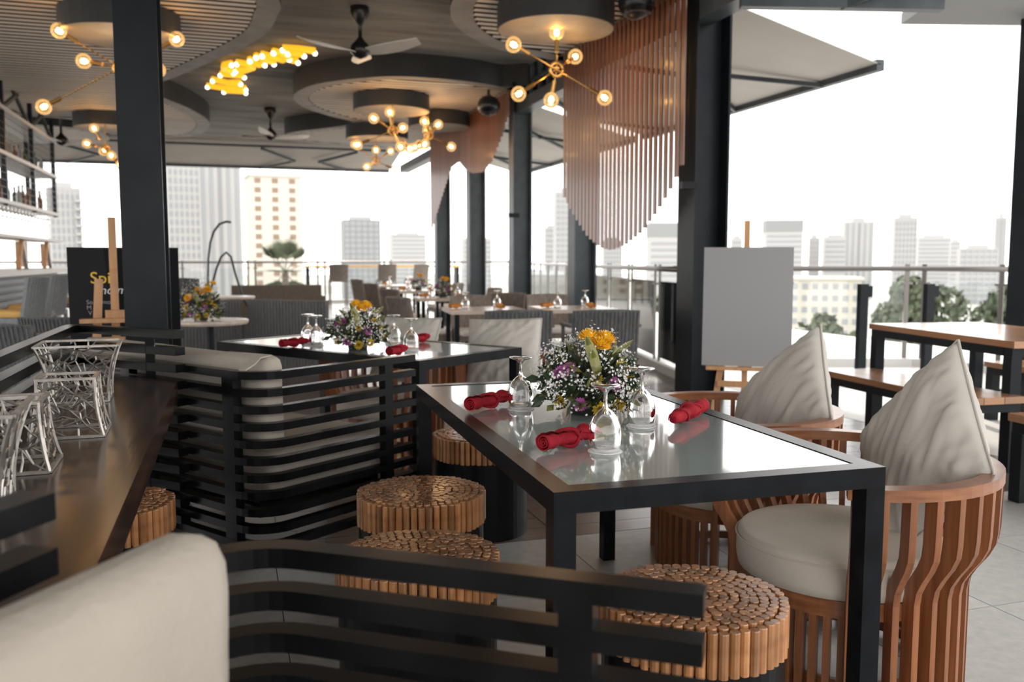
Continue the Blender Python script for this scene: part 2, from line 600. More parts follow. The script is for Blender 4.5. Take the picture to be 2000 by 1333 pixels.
island([(.49, 8.52), (.5, 9.05), (.43, 9.78), (.18, 10.57), (-.11, 11.27), (-.56, 12.33), (-.88, 13.0), (-.98, 13.5), (-.87, 14.05), (-.55, 14.9), (-.28, 16.2), (-.39, 17.5), (-.75, 18.3), (-1.4, 18.4), (-1.9, 17.5), (-2.5, 16.7), (-3.5, 16.4), (-5, 15.5), (-6.4, 13), (-6.6, 9), (-5.6, 6), (-3.4, 5.0), (-1.2, 5.2), (.1, 6.6)],
       'large S-curved dropped ceiling island of pale slats above the bar side')
island([(-2.2, 18.3), (-2.6, 17.7), (-3.6, 17.45), (-4.8, 17.9), (-5.4, 19.2), (-4.6, 20.4), (-3.2, 20.5), (-2.3, 19.5)],
       'small round ceiling island at the far end over the bar')
island([(4.2, 12.2), (3.57, 11.75), (2.98, 11.52), (2.16, 11.5), (1.6, 11.85), (1.15, 12.4), (.95, 13.1), (.98, 13.7), (1.2, 14.35), (1.65, 15.0), (2.02, 15.4), (2.05, 15.8), (1.7, 16.35), (1.2, 17.0), (1.05, 17.6), (1.3, 18.25), (2.0, 18.6), (3, 18.8), (4.2, 18.6)],
       'curved dropped ceiling island over the far dining tables', open_x=3.95)
island([(4.2, 9.7), (3.27, 9.83), (2.83, 9.62), (2.37, 9.1), (2.11, 8.54), (2.0, 7.9), (2.1, 7.1), (2.5, 6.2), (3.1, 5.6), (4.2, 5.3)],
       'curved dropped ceiling island beside the big wooden slat screen', open_x=3.95)


def drum(x, y, label, r=0.55, zb=3.38):
    t = thing('ceiling_drum', label, 'ceiling drum', (x, y, zb), group='round drums under the ceiling islands')
    MB().lathe([(r, 0), (r, 0.22)], 48).build('drum_side', 'fascia', t, smooth=False)
    MB().lathe([(0.001, -.004), (r - .01, -.004), (r - .01, .002)], 48).build('drum_underside', 'drumunder', t)
    return t


drum(-.95, 9.45, 'dark round drum on the slatted ceiling behind the black column')
drum(2.97, 7.93, 'dark round ceiling drum above the chandelier by the big slat screen')
drum(2.29, 12.89, 'dark round ceiling drum in the middle of the far island')
drum(2.56, 15.9, 'farthest dark round ceiling drum, over the far tables')
drum(-1.83, 16.0, 'dark round ceiling drum at far left near the bar')
drum(3.3, 14.2, 'dark round ceiling drum partly hidden by the far slat screen', r=.5)


# chandeliers -------------------------------------------------------------
def chandelier(x, y, z, label, bulbs, top=3.38, light=5):
    t = thing('chandelier', label, 'chandelier', (x, y, z), group='globe bulb chandeliers')
    MB().tube([(0, 0, 0), (0, 0, top - z)], 0.008, 6).build('hanging_rod', 'brass', t)
    mb = MB()
    for i in range(16):
        pass
    ring = [(0.065 * math.cos(a), 0, 0.065 * math.sin(a)) for a in [2 * PI * i / 16 for i in range(17)]]
    mb.tube(ring, 0.014, 6)
    mb.ball((0, 0, 0), 0.03, 10)
    mb.build('hub', 'brass', t, smooth=True)
    for (bx, by, bz) in bulbs:
        d = Vector((bx, by, bz))
        L = d.length
        u = d / L
        MB().tube([(0, 0, 0), u * (L - 0.17)], 0.007, 6).build('arm', 'brass', t)
        b = MB().tube([u * (L - .18), u * (L - .07)], 0.02, 8).build('lamp_socket', 'brass', t)
        g = MB().ball(d, 0.074, 16).build('bulb', 'globe', t, smooth=True)
        MB().tube([d - u * .035, d - u * .01, d + u * .022], [0.013, 0.026, 0.02], 8).build('filament', 'filament', g)
    ld = bpy.data.lights.new('chandelier_light', 'POINT')
    ld.energy = light
    ld.color = (1.0, 0.70, 0.42)
    ld.shadow_soft_size = 0.3
    lo = bpy.data.objects.new('chandelier_light', ld)
    COL.objects.link(lo)
    lo.parent = t
    lo.location = (0, 0, 0.05)
    return t


CH = []
chandelier(-.95, 9.3, 3.06, 'brass globe chandelier half hidden behind the black column',
           [(-.50, -.10, .28), (.52, -.10, .28), (-.33, .1, .06), (.33, .1, .02), (.28, -.25, -.03), (-.70, .15, -.38)], light=8)
chandelier(2.95, 7.85, 3.0, 'nearest brass globe chandelier, hanging in front of the big slat screen',
           [(0, 0, .34), (-.47, -.15, .16), (.30, .28, .20), (.47, -.05, -.24), (-.03, .06, -.27), (-.30, .22, -.20)], light=8)
chandelier(2.20, 12.3, 3.02, 'brass globe chandelier under the middle drum of the far island',
           [(-.04, 0, .25), (-.28, -.1, .14), (.16, .1, .06), (-.48, .1, -.2), (.30, .3, -.2), (.05, -.3, -.26)])
chandelier(2.86, 13.0, 3.08, 'brass globe chandelier just left of the far slat screen',
           [(-.06, 0, .2), (.16, .05, .17), (.02, .2, .10), (-.2, .1, -.18), (-.08, -.1, -.15), (.36, .05, -.15), (-.1, .2, -.12)])
chandelier(2.52, 15.8, 2.98, 'farthest brass globe chandelier, low over the far tables',
           [(0, 0, .2), (-.38, 0, .28), (.28, .1, .2), (.35, .1, -.12), (-.2, -.2, -.12)])
chandelier(-1.83, 15.4, 2.98, 'brass globe chandelier at far left beside the bar shelves',
           [(-.16, 0, .32), (-.05, .1, -.02), (.08, 0, -.10), (.2, 0, -.24), (-.3, .2, .1)])

# glowing sign strokes on the ceiling ------------------------------------
sg = thing('ceiling_sign', 'glowing yellow lettering sign with white bulbs fixed flat on the ceiling', 'sign', (0.35, 12.9, 3.86))


def sgpt(px, py):      # plan position on the ceiling, worked out from the lens geometry
    f = 1710.0
    pitch, yaw = R(5.296), R(17.758)
    v = Vector(((px - 1000) / f, 1, -(py - 666.5) / f))
    v = Matrix.Rotation(-yaw, 3, 'Z') @ (Matrix.Rotation(-pitch, 3, 'X') @ v)
    t = (3.8 - 1.23) / v.z
    return (v.x * t - 0.35, v.y * t - 12.9, -0.05)


for st in ([(405, 168), (440, 174), (480, 173)], [(437, 178), (480, 180)], [(415, 156), (445, 163), (470, 162)], [(430, 145), (455, 148), (477, 149)],
           [(456, 141), (437, 136), (438, 128), (452, 125)], [(462, 123), (485, 127), (494, 134), (480, 139), (460, 137)], [(488, 117), (505, 128), (517, 125)],
           [(500, 110), (515, 117), (535, 123)], [(512, 107), (530, 112), (552, 119), (565, 114)], [(534, 101), (552, 106), (572, 120), (582, 120)], [(552, 95), (585, 97), (615, 101)], [(562, 103), (580, 107), (594, 107)]):
    P = [sgpt(*p) for p in st]
    so = MB().tube(P, 0.042, 8).build('sign_stroke', 'neon', sg, smooth=True)
    for e in (P[0], P[-1]):
        MB().ball((e[0], e[1], e[2] - .03), 0.034, 8).build('sign_bulb', 'signbulb', so, smooth=True)


# ceiling fans --------------------------------------------------------------
def fan(x, y, z, label, a0):
    t = thing('ceiling_fan', label, 'fan', (x, y, z), a0, group='ceiling fans')
    H = ZC - z
    MB().lathe([(.10, H), (.10, H - .06), (.05, H - .16), (.02, H - .2), (.02, .14), (.05, .1), (.10, .05), (.11, -.02), (.06, -.07), (.001, -.09)][::-1], 20).build('motor', 'speaker', t, smooth=True)
    for k in range(3):
        mb = MB()
        n = 8
        vs, fs = [], []
        for i in range(n + 1):
            u = i / n
            r = 0.08 + 0.62 * u
            w = 0.05 + 0.06 * math.sin(PI * min(1, u * 1.1)) ** .7
            zz = -0.02 + 0.05 * u * u
            for sgn, dz in ((-1, .02), (1, -.02)):
                vs.append((r, sgn * w, zz + dz))
                vs.append((r, sgn * w, zz + dz + .012))
        for i in range(n):
            a = i * 4
            b = a + 4
            fs += [(a, a + 2, b + 2, b), (a + 1, b + 1, b + 3, a + 3), (a, b, b + 1, a + 1), (a + 2, a + 3, b + 3, b + 2)]
        fs += [(0, 1, 3, 2), (4 * n, 4 * n + 2, 4 * n + 3, 4 * n + 1)]
        mb.add(vs, fs)
        o = mb.build('fan_blade', 'fanwhite', t)
        o.rotation_euler.z = 2 * PI * k / 3
    return t


fan(1.38, 9.6, 3.45, 'white bladed ceiling fan between the two nearer islands', R(200))
fan(.74, 16.3, 3.42, 'white bladed ceiling fan farther back beyond the yellow sign', R(15))
fan(-2.75, 17.2, 3.3, 'white bladed ceiling fan at far left behind the bar frame', R(10))


# ================================================================ GLASS WALL, COLUMNS, SCREENS
def hcol(x, y, label, h=ZC, d=.30, w=.26, rz=0.0, m='column'):
    t = thing('steel_column', label, 'column', (x, y, 0), rz, group='black steel columns')
    tf = .02
    MB().box(-d / 2, -d / 2 + tf, -w / 2, w / 2, 0, h).build('flange', m, t)
    MB().box(d / 2 - tf, d / 2, -w / 2, w / 2, 0, h).build('flange', m, t)
    MB().box(-d / 2 + tf, d / 2 - tf, -.012, .012, 0, h).build('web', m, t)
    MB().box(-d / 2 - .03, d / 2 + .03, -w / 2 - .03, w / 2 + .03, 0, .02).build('base_plate', m, t)
    return t


ycol = [7.05, 9.75, 12.1, 14.5, 17.0]
clab = ['nearest black steel column of the window side, behind the blank easel board', 'second black steel column of the window row, below the big slat screen', 'third black steel column of the window row, amid the far tables',
        'fourth steel column of the window row, below the far slat screen', 'farthest steel column of the window row']
for k, yy in enumerate(ycol):
    hcol(4.0 + (.06 if k == 0 else 0), yy, clab[k], w=.30 if k == 0 else .22, d=.34 if k == 0 else .28, m='column' if k == 0 else 'greysteel')
# front column: flange faces the camera
hcol(-.425, 5.07, 'big black steel column at left in front of the menu board', d=.34, w=.205, rz=R(90))
# right-hand edge column
hcol(7.02, 6.22, 'black steel column at the right edge behind the picnic table', d=.3, w=.28, h=3.4)

# beams, clerestory
beam = tag(MB().box(3.9, 4.1, -2, 20.9, 3.30, 3.46).build('steel_beam', 'greysteel'), 'long grey steel beam running over the window columns', 'beam')
for k in range(1, 5):
    w = MB().box(3.985, 4.0, ycol[k - 1] + .17, ycol[k] - .16, 3.47, 3.895).build('window_%d' % k, 'pane')
    tag(w, kind='structure')
    n = 6
    for j in range(n + 1):
        yy = ycol[k - 1] + .17 + (ycol[k] - ycol[k - 1] - .33) * j / n
        MB().box(3.97, 4.015, yy - .015, yy + .015, 3.462, 3.90).build('window_mullion', 'greysteel', w)
    MB().box(3.97, 4.015, ycol[k - 1] + .17, ycol[k] - .16, 3.66, 3.69).build('window_transom', 'greysteel', w)


SLAT2 = MB()
SLAT2.box(-.5, .5, -.5, .5, -.5, .5)
SLAT2 = SLAT2.mesh('screen_slat', 'copper')


def screen(x, yA, yB, n, ztop, bot, label, wdt=.060, dep=.014):
    t = thing('slat_screen', label, 'slat screen', (x, (yA + yB) / 2, 0), group='hanging wooden slat screens')
    y0 = (yA + yB) / 2
    for i in range(n):
        u = i / (n - 1)
        yy = yA + (yB - yA) * u
        zb = bot(u)
        inst('slat', SLAT2, t, (0, yy - y0, (zb + ztop) / 2), (0, 0, 0), (dep, wdt, ztop - zb))
    MB().box(.009, .03, yA - y0, yB - y0, ztop - .12, ztop - .06).build('hanging_rail', 'steel', t)
    MB().box(.009, .16, yA - y0 - .0, yA - y0 + .05, ztop - 1.75, ztop - 1.69).build('bracket', 'steel', t)
    return t


def bot1(u):      # u=0 near end
    pts = [(0, 2.05), (.08, 1.84), (.16, 1.68), (.27, 1.50), (.40, 1.38), (.52, 1.33), (.62, 1.36), (.74, 1.48), (.87, 1.70), (1, 1.96)]
    for (a, za), (b, zb) in zip(pts, pts[1:]):
        if u <= b:
            return za + (zb - za) * (u - a) / (b - a)
    return pts[-1][1]


def bot2(u):
    pts = [(0, 3.25), (.06, 3.0), (.16, 2.70), (.26, 2.58), (.38, 2.62), (.48, 2.74), (.56, 2.90), (.66, 2.86), (.74, 2.62), (.84, 2.30), (.93, 2.0), (1, 1.80)]
    for (a, za), (b, zb) in zip(pts, pts[1:]):
        if u <= b:
            return za + (zb - za) * (u - a) / (b - a)
    return pts[-1][1]


screen(3.76, 6.90, 9.72, 29, 3.60, bot1, 'big hanging screen of vertical copper-brown wood slats with a rounded bottom')
screen(3.76, 11.9, 16.9, 48, 3.58, bot2, 'farther hanging screen of copper-brown slats with a wavy scalloped bottom')


def speaker(x, y, z, label):
    t = thing('ceiling_speaker', label, 'speaker', (x, y, z), group='round black ceiling speakers')
    MB().ball((0, 0, 0), .16, 18, sq=(1, 1.1, .9)).build('housing', 'speaker', t, smooth=True)
    MB().lathe([(.001, -.10), (.125, -.10), (.14, -.06)], 18, c=(-.02, -.06, -.01)).build('grille', 'steel', t)
    MB().tube([(0, 0, .1), (.0, 0, 3.6 - z)], .02, 8).build('bracket', 'speaker', t)


speaker(3.50, 12.0, 3.38, 'round black speaker beside the top of the far slat screen')
speaker(3.52, 7.35, 3.52, 'round black speaker above the big slat screen')


# awnings ---------------------------------------------------------------
def awning(p0, p1, p2, p3, label, arms=2, m='fabric'):
    """p0,p1 wall side (roller); p2,p3 front bar"""
    t = thing('awning', label, 'awning', group='retractable grey awnings')
    a, b, c, d = map(Vector, (p0, p1, p2, p3))
    up = Vector((0, 0, .008))
    mb = MB()
    mb.add([a, b, c, d, a + up, b + up, c + up, d + up], [(0, 1, 2, 3), (7, 6, 5, 4), (0, 4, 5, 1), (1, 5, 6, 2), (2, 6, 7, 3), (3, 7, 4, 0)])
    mb.build('canopy', m, t)
    MB().tube([a, b], .07, 12).build('roller', 'greysteel', t)
    MB().bar(d, c, .09, .11).build('front_bar', 'greysteel', t)
    for k in range(arms):
        u = (k + .5) / arms
        s0 = a.lerp(b, u) - Vector((0, 0, .10))
        e0 = d.lerp(c, u) - Vector((0, 0, .04))
        side = (b - a).normalized() * (.8 if k % 2 == 0 else -.8)
        el = s0.lerp(e0, .5) + side - Vector((0, 0, .03))
        o = MB().bar(s0, el, .05, .06).build('arm', 'greysteel', t)
        MB().bar(el, e0, .04, .05).build('forearm', 'greysteel', o)
    return t


awning((4.25, 7.6, 3.78), (4.25, 13.0, 3.78), (6.4, 13.0, 3.22), (6.4, 7.6, 3.22), 'large grey awning stretched out beyond the nearest window column', arms=3)
awning((4.25, 13.4, 3.78), (4.25, 19.5, 3.78), (6.4, 19.5, 3.22), (6.4, 13.4, 3.22), 'grey awning behind the far slat screen', arms=4)
awning((3.9, 3.9, 3.98), (5.1, 3.5, 3.98), (5.01, 5.33, 3.10), (3.62, 5.80, 3.13), 'grey awning bar crossing the top right above the big awning', arms=1)
awning((-9, 21.1, 3.86), (4.0, 21.1, 3.86), (4.0, 23.0, 3.55), (-9, 23.0, 3.55), 'long grey awning with zigzag arms across the far end', arms=6)
tag(MB().prism([(5.25, 4.95), (7.6, 4.2), (8.2, 6.3), (6.02, 6.9)], 3.42, 3.52).build('canopy_slab', 'bldgrey'), 'pale flat canopy corner at the top right edge', 'canopy')


# railings ---------------------------------------------------------------
def railing(pts, label, h=1.13, step=1.3, curb=True, mtop='chrome'):
    t = thing('glass_railing', label, 'railing', group='glass railings of the terrace')
    P = [Vector((x, y, 0)) for x, y in pts]
    MB().tube([p + Vector((0, 0, h)) for p in P], .032, 10).build('handrail', mtop, t, smooth=True)
    for a, b in zip(P, P[1:]):
        L = (b - a).length
        d = (b - a).normalized()
        n = max(1, round(L / step))
        rz = math.atan2(d.y, d.x)
        for i in range(n):
            s0, s1 = L * i / n, L * (i + 1) / n
            for q in (s0 + .10, s1 - .10):
                c = a + d * q
                o = inst('post', unit('chrome'), t, (c.x, c.y, (h + .05) / 2), (0, 0, rz), (.05, .018, h + .05))
                inst('clamp', unit('chrome'), t, (c.x, c.y, h - .17), (0, 0, rz), (.13, .03, .025))
            c = a + d * (s0 + s1) / 2
            inst('glass_pane', unit('pane'), t, (c.x, c.y, .56), (0, 0, rz), (s1 - s0 - .26, .010, .86))
    if curb:
        MB().sweep([p + Vector((0, 0, .045)) for p in P], .16, .09).build('curb', 'terrace', t)
    return t


railing([(4.33, 7.55), (4.62, 9.0), (5.6, 13.2), (6.6, 17.5), (8.2, 25.0)], 'glass railing with steel posts running away behind the window columns')
railing([(4.95, 9.25), (6.06, 8.75), (7.55, 8.25), (7.95, 7.3)], 'glass railing at right behind the picnic table', step=1.5)
railing([(-9, 25.6), (8.2, 25.6)], 'far glass railing across the end of the terrace', h=1.17, step=2.0)
for (x, y, lab) in ((5.60, 8.05, 'left'), (6.30, 7.62, 'middle'), (7.0, 7.45, 'right')):
    t = thing('bollard_post', 'short dark post before the right railing, %s of three' % {'left': 'the one nearest the blank board', 'middle': 'the middle', 'right': 'the one farthest right'}[lab], 'post', (x, y, 0), group='short dark posts by the right railing')
    MB().box(-.05, .05, -.03, .03, 0, .98).build('shaft', 'column', t)
    MB().box(.05, .10, -.03, .03, .84, .96).build('bracket', 'column', t)


# ================================================================ FURNITURE
def glass_table(x, y, rz, label, w=.81, l=1.63, h=.754):
    t = thing('glass_table', label, 'table', (x, y, 0), rz, group='glass topped steel tables')
    s = .05
    for sx in (-1, 1):
        for sy in (-1, 1):
            cx, cy = sx * (w / 2 - s / 2), sy * (l / 2 - s / 2)
            MB().box(cx - s / 2, cx + s / 2, cy - s / 2, cy + s / 2, 0, h - .048).build('leg', 'steel', t)
    for sx in (-1, 1):
        cx = sx * (w / 2 - s / 2)
        MB().box(cx - s / 2, cx + s / 2, -l / 2, l / 2, h - .048, h).build('frame_bar', 'steel', t)
        cy = sx * (l / 2 - s / 2)
        MB().box(-w / 2 + s, w / 2 - s, cy - s / 2, cy + s / 2, h - .048, h).build('frame_bar', 'steel', t)
    MB().box(-w / 2 + s + .002, w / 2 - s - .002, -l / 2 + s + .002, l / 2 - s - .002, h - .014, h - .002).build('glass_top', 'tabletop', t)
    return t


TZ = .7525
T1 = (1.046, 2.454, R(-1.6))
glass_table(*T1, 'front glass topped black steel table with flowers and three red napkins')
u2, v2 = Vector((-.569, .822)), Vector((.822, .569))
n2 = Vector((.837, 4.055))
c2 = n2 + u2 * .815 + v2 * .405
T2 = (c2.x, c2.y, R(34.7))
glass_table(*T2, 'rear glass topped black steel table set at an angle behind the slatted bench')


# log stools ---------------------------------------------------------------
def logstool(x, y, label, seed, r=.22, h=.45):
    rr = random.Random(seed)
    t = thing('log_stool', label, 'stool', (x, y, 0), rr.random() * 6, group='round stools topped with cut log slices')
    MB().lathe([(r - .008, 0), (r - .008, h - .10)], 48).build('base_drum', 'drumblack', t, smooth=False)
    pts = []
    # edge ring upright logs, then packed rings inward
    ring = r - .0125
    k = 0
    while ring > .008:
        n = max(1, int(2 * PI * ring / .0238))
        off = rr.random()
        for i in range(n):
            a = 2 * PI * (i + off) / n
            q = ring + (rr.random() - .5) * .004
            pts.append((q * math.cos(a), q * math.sin(a), k))
        ring -= .0225
        k += 1
    pts.append((0, 0, 9))
    pts = pts[:300]
    for (px, py, k) in pts:
        hh = .10 if k == 0 else .03
        z = h + (rr.random() - .5) * .004 - (.004 if k == 0 else 0)
        o = inst('log', LOGS[(0 if k == 0 else 3) + rr.randrange(3)], t, (px, py, z - hh), (0, 0, rr.random() * 6))
        s = .94 + rr.random() * .12
        o.scale = (s, s, 1)
    MB().lathe([(r - .028, h - .102), (r - .028, h - .014)], 40).build('log_bed', 'dark', t)
    return t


LOGS = []
for hh in (.10, .03):
    for q in range(3):
        mb = MB()
        n = 10
        rr_ = random.Random(q + 5)
        prof = [.0112 * (.96 + .08 * rr_.random()) for _ in range(n)]
        vs = []
        for (sc, z) in ((1, 0), (1, hh - .002), (.93, hh)):
            vs += [(prof[i] * sc * math.cos(2 * PI * i / n), prof[i] * sc * math.sin(2 * PI * i / n), z) for i in range(n)]
        fs = [(a * n + i, a * n + (i + 1) % n, (a + 1) * n + (i + 1) % n, (a + 1) * n + i) for a in range(2) for i in range(n)] + [tuple(2 * n + i for i in range(n))]
        mb.add(vs, fs)
        LOGS.append(mb.mesh('log_piece', 'log'))

logstool(.597, 2.88, 'log topped stool at the left side of the front glass table, farther of the pair', 1)
logstool(.456, 2.25, 'log topped stool half behind the foreground bench rails, left of the front table', 2)
logstool(1.01, 1.765, 'nearest log topped stool, at the near end of the front glass table', 3)
logstool(-.415, 3.05, 'log topped stool tucked under the dark console top', 4)
logstool(1.06, 3.78, 'log topped stool beyond the far end of the front glass table', 5)


# tub chairs ---------------------------------------------------------------
def tubchair(x, y, rz, label, cushion=True):
    """opening faces local -X"""
    t = thing('tub_chair', label, 'chair', (x, y, 0), rz, group='teak slatted tub chairs')
    RU, RL, ZR = .40, .325, .64
    A = R(131)
    path = [(RU * math.cos(a), RU * math.sin(a), ZR - .016) for a in [-A + 2 * A * i / 40 for i in range(41)]]
    MB().sweep(path, .052, .032).build('top_rail', 'teak_h', t)
    # slats with an S bend
    zs = [(.0, RL), (.30, RL), (.335, RL + .006), (.37, RL + .025), (.41, RL + .052), (.445, RL + .068), (.48, RU - .003), (.61, RU)]
    vs, fs = [], []
    for (z, r) in zs:
        for (dx, dy) in ((-.024, -.0095), (.024, -.0095), (.024, .0095), (-.024, .0095)):
            vs.append((r + dx, dy, z))
    for i in range(len(zs) - 1):
        for j in range(4):
            fs.append((i * 4 + j, i * 4 + (j + 1) % 4, i * 4 + 4 + (j + 1) % 4, i * 4 + 4 + j))
    fs += [(3, 2, 1, 0), tuple(len(zs) * 4 - 4 + j for j in range(4))]
    sm = MB()
    sm.add(vs, fs)
    me = sm.mesh('chair_slat', 'teak')
    n = 27
    for i in range(n):
        a = -A + R(3) + (2 * A - R(6)) * i / (n - 1)
        inst('slat', me, t, (0, 0, 0), (0, 0, a))
    # short front slats under the seat
    fsl = MB().box(RL - .058, RL - .028, -.010, .010, .0, .237).mesh('front_slat', 'teak')
    m = 13
    for i in range(0, m + 1):
        a = A + (2 * PI - 2 * A) * i / m
        inst('front_slat', fsl, t, (0, 0, 0), (0, 0, a))
    ring = [((RL - .042) * math.cos(2 * PI * i / 48), (RL - .042) * math.sin(2 * PI * i / 48), .262) for i in range(49)]
    MB().sweep(ring, .034, .05).build('seat_ring', 'teak_h', t)
    ring = [((RL - .068) * math.cos(2 * PI * i / 48), (RL - .068) * math.sin(2 * PI * i / 48), .03) for i in range(49)]
    MB().sweep(ring, .016, .03).build('base_ring', 'teak_h', t)
    MB().lathe([(.001, .262), (.262, .262), (.262, .28), (.001, .28)], 36).build('seat_board', 'dark', t)
    if cushion:
        rc = .305
        prof = [(.001, .282), (rc - .03, .282), (rc - .006, .293), (rc, .32), (rc, .375), (rc - .004, .395), (rc - .012, .405), (rc - .02, .407), (rc - .05, .413), (.15, .425), (.001, .43)]
        MB().lathe(prof, 48, c=(-.015, 0, 0)).build('seat_cushion', 'seatcream', t, smooth=True)
        seam = [((rc + .001) * math.cos(2 * PI * i / 48) - .015, (rc + .001) * math.sin(2 * PI * i / 48), .385) for i in range(49)]
        MB().tube(seam, .004, 5).build('cushion_piping', 'seatcream', t)
    return t


tubchair(1.77, 2.19, R(3), 'nearest teak slatted tub chair with round cream seat, at the right of the front table')
tubchair(1.91, 3.06, R(-2), 'second teak slatted tub chair on the right of the front table, farther back')
tubchair(1.67, 4.93, R(214.7 - 180), 'teak tub chair at the far side of the rear table, its pillow facing forward')
tubchair(.91, 5.37, R(214.7 - 180), 'teak tub chair seen through the rails of the slatted bench')


def pillow(corner, pa, pb, label, thick=.20, seed=0):
    """square scatter pillow spanned from corner by the edge vectors pa, pb"""
    c, a, b = Vector(corner), Vector(pa), Vector(pb)
    nrm = a.cross(b).normalized()
    n = 40
    vs, fs = [], []
    for side in (1, -1):
        for i in range(n + 1):
            for j in range(n + 1):
                u, v = i / n * 2 - 1, j / n * 2 - 1
                uu = u * (1 - .025 * (1 - v * v) * abs(u) ** 3)
                vv = v * (1 - .025 * (1 - u * u) * abs(v) ** 3)
                th = thick / 2 * (max(0, (1 - u * u) * (1 - v * v)) ** .42)
                p = Vector((uu * 3, vv * 3, seed))
                ed = max(abs(u), abs(v))
                fold = Vector(((uu - vv) * 4.5, (uu + vv) * .8, seed))
                wr = (noise.noise(p * .6) * .010 + noise.noise(fold) * .016 * (.4 + .6 * ed) + noise.noise(fold * 2.3) * .007 + .006 * math.sin(26 * (uu if abs(v) > abs(u) else vv) + 4 * noise.noise(p)) * ed ** 3) * (1 - ed ** 10)
                q = c + a * ((uu + 1) / 2) + b * ((vv + 1) / 2) + nrm * (side * (th + wr * (1 if th > 0 else 0)))
                vs.append(q)
    N = (n + 1) ** 2
    for i in range(n):
        for j in range(n):
            k = i * (n + 1) + j
            fs.append((k, k + n + 1, k + n + 2, k + 1))
            fs.append((N + k, N + k + 1, N + k + n + 2, N + k + n + 1))
    mb = MB()
    cen = c + (a + b) / 2
    mb.add([p - cen for p in vs], fs)
    bm = bmesh.new()
    me = mb.mesh('pillow', 'pillow', True)
    bm.from_mesh(me)
    bmesh.ops.remove_doubles(bm, verts=bm.verts, dist=.0008)
    bmesh.ops.recalc_face_normals(bm, faces=bm.faces)
    bm.to_mesh(me)
    bm.free()
    o = inst('scatter_pillow', me, None, cen)
    tag(o, label, 'pillow', 'square cream scatter pillows')
    # welt along the rim
    rim = []
    for k in range(4 * n):
        q, r_ = divmod(k, n)
        u, v = [(-1 + 2 * r_ / n, -1), (1, -1 + 2 * r_ / n), (1 - 2 * r_ / n, 1), (-1, 1 - 2 * r_ / n)][q]
        uu = u * (1 - .025 * (1 - v * v) * abs(u) ** 3)
        vv = v * (1 - .025 * (1 - u * u) * abs(v) ** 3)
        rim.append(c + a * ((uu + 1) / 2) + b * ((vv + 1) / 2) - cen)
    rim.append(rim[0])
    MB().tube(rim, .005, 5, caps=False).build('seam', 'pillow', o, smooth=True)
    return o


pillow((2.120, 2.130, .985), (-.122, .270, -.343), (-.130, -.277, -.344), 'cream pillow standing on its corner in the nearest tub chair', seed=1)
pillow((2.272, 2.990, .970), (-.173, .317, -.342), (-.151, -.279, -.329), 'cream pillow standing on its corner in the second tub chair', seed=2)
pillow((1.818, 5.076, .870), (-.396, .230, -.015), (-.080, -.171, -.396), 'cream pillow upright in the tub chair behind the rear table', seed=3)
pillow((1.270, 5.430, .860), (-.300, .330, -.010), (-.130, -.090, -.400), 'grey-lit cream pillow behind the flowers of the rear table', seed=4)


# slatted benches ---------------------------------------------------------------
def bench(corner, ang, La, Lb, mir, label, zt=.80, n=11, sp=.068, cushion_t=(.11, .22), cstart=.17, strap=True, ctop=.05):
    t = thing('slatted_bench', label, 'bench', (corner[0], corner[1], 0), ang, group='black slatted corner benches')
    r = .13
    path = [(La, 0)] + [(La - (La - r) * i / 4, 0) for i in range(1, 5)]
    path += [(r - r * math.sin(a), r - r * math.cos(a)) for a in [PI / 2 * i / 8 for i in range(1, 9)]]
    path += [(0, r + (Lb - r) * i / 4) for i in range(1, 5)]
    sg_ = -1 if mir else 1
    path = [(x, y * sg_) for x, y in path]
    for i in range(n):
        z = zt - .017 - sp * i
        if z < .03:
            break
        MB().sweep([(x, y, z) for x, y in path], .042, .031).build('rail', 'rail', t)
    for (x, y) in ((La - .17, 0), (0, .17), (0, Lb * .6), (0, Lb - .06)):
        wx, wy = (.024, .02) if y == 0 else (.02, .036)
        MB().box(x - wx, x + wx, y * sg_ - wy, y * sg_ + wy, 0, zt - .03).build('post', 'rail', t)
    y0, y1 = sorted((.09 * sg_, Lb * sg_))
    MB().box(.06, La - .14, y0, y1, .20, .26).build('seat_frame', 'rail', t)
    y0, y1 = sorted((.05 * sg_, (Lb - .02) * sg_))
    MB().rbox(.10, La - .06, y0, y1, .262, .46, r=.035, n=8, wob=.004, puff=.015, seed=3).build('seat_cushion', 'cream', t, smooth=True)
    y0, y1 = sorted((cstart * sg_, (Lb - .02) * sg_))
    bc = MB().rbox(cushion_t[0], cushion_t[1], y0, y1, .465, zt + ctop, r=.045, n=10, wob=.006, seed=8).build('back_cushion', 'cream', t, smooth=True)
    yy = (cstart + .03) * sg_
    if not strap:
        return t
    MB().sweep([(cushion_t[0] + .05, yy, zt + .053), (cushion_t[0] - .01, yy - .01 * sg_, zt + .048), (cushion_t[0] - .05, yy - .03 * sg_, zt + .03), (cushion_t[0] - .10, yy - .04 * sg_, zt + .012)], .035, .006).build('tie_strap', 'cream', bc)
    return t


bench((.087, 3.46), R(35), .85, 1.55, False, 'black slatted corner bench with cream cushions left of the rear table', cushion_t=(.06, .18), cstart=.05)
bench((-.014, 1.406), R(-35.4), .73, 1.20, True, 'blurred foreground black slatted bench with a tall cream back cushion', sp=.066, cushion_t=(.06, .17), cstart=.215, strap=False, ctop=.095)

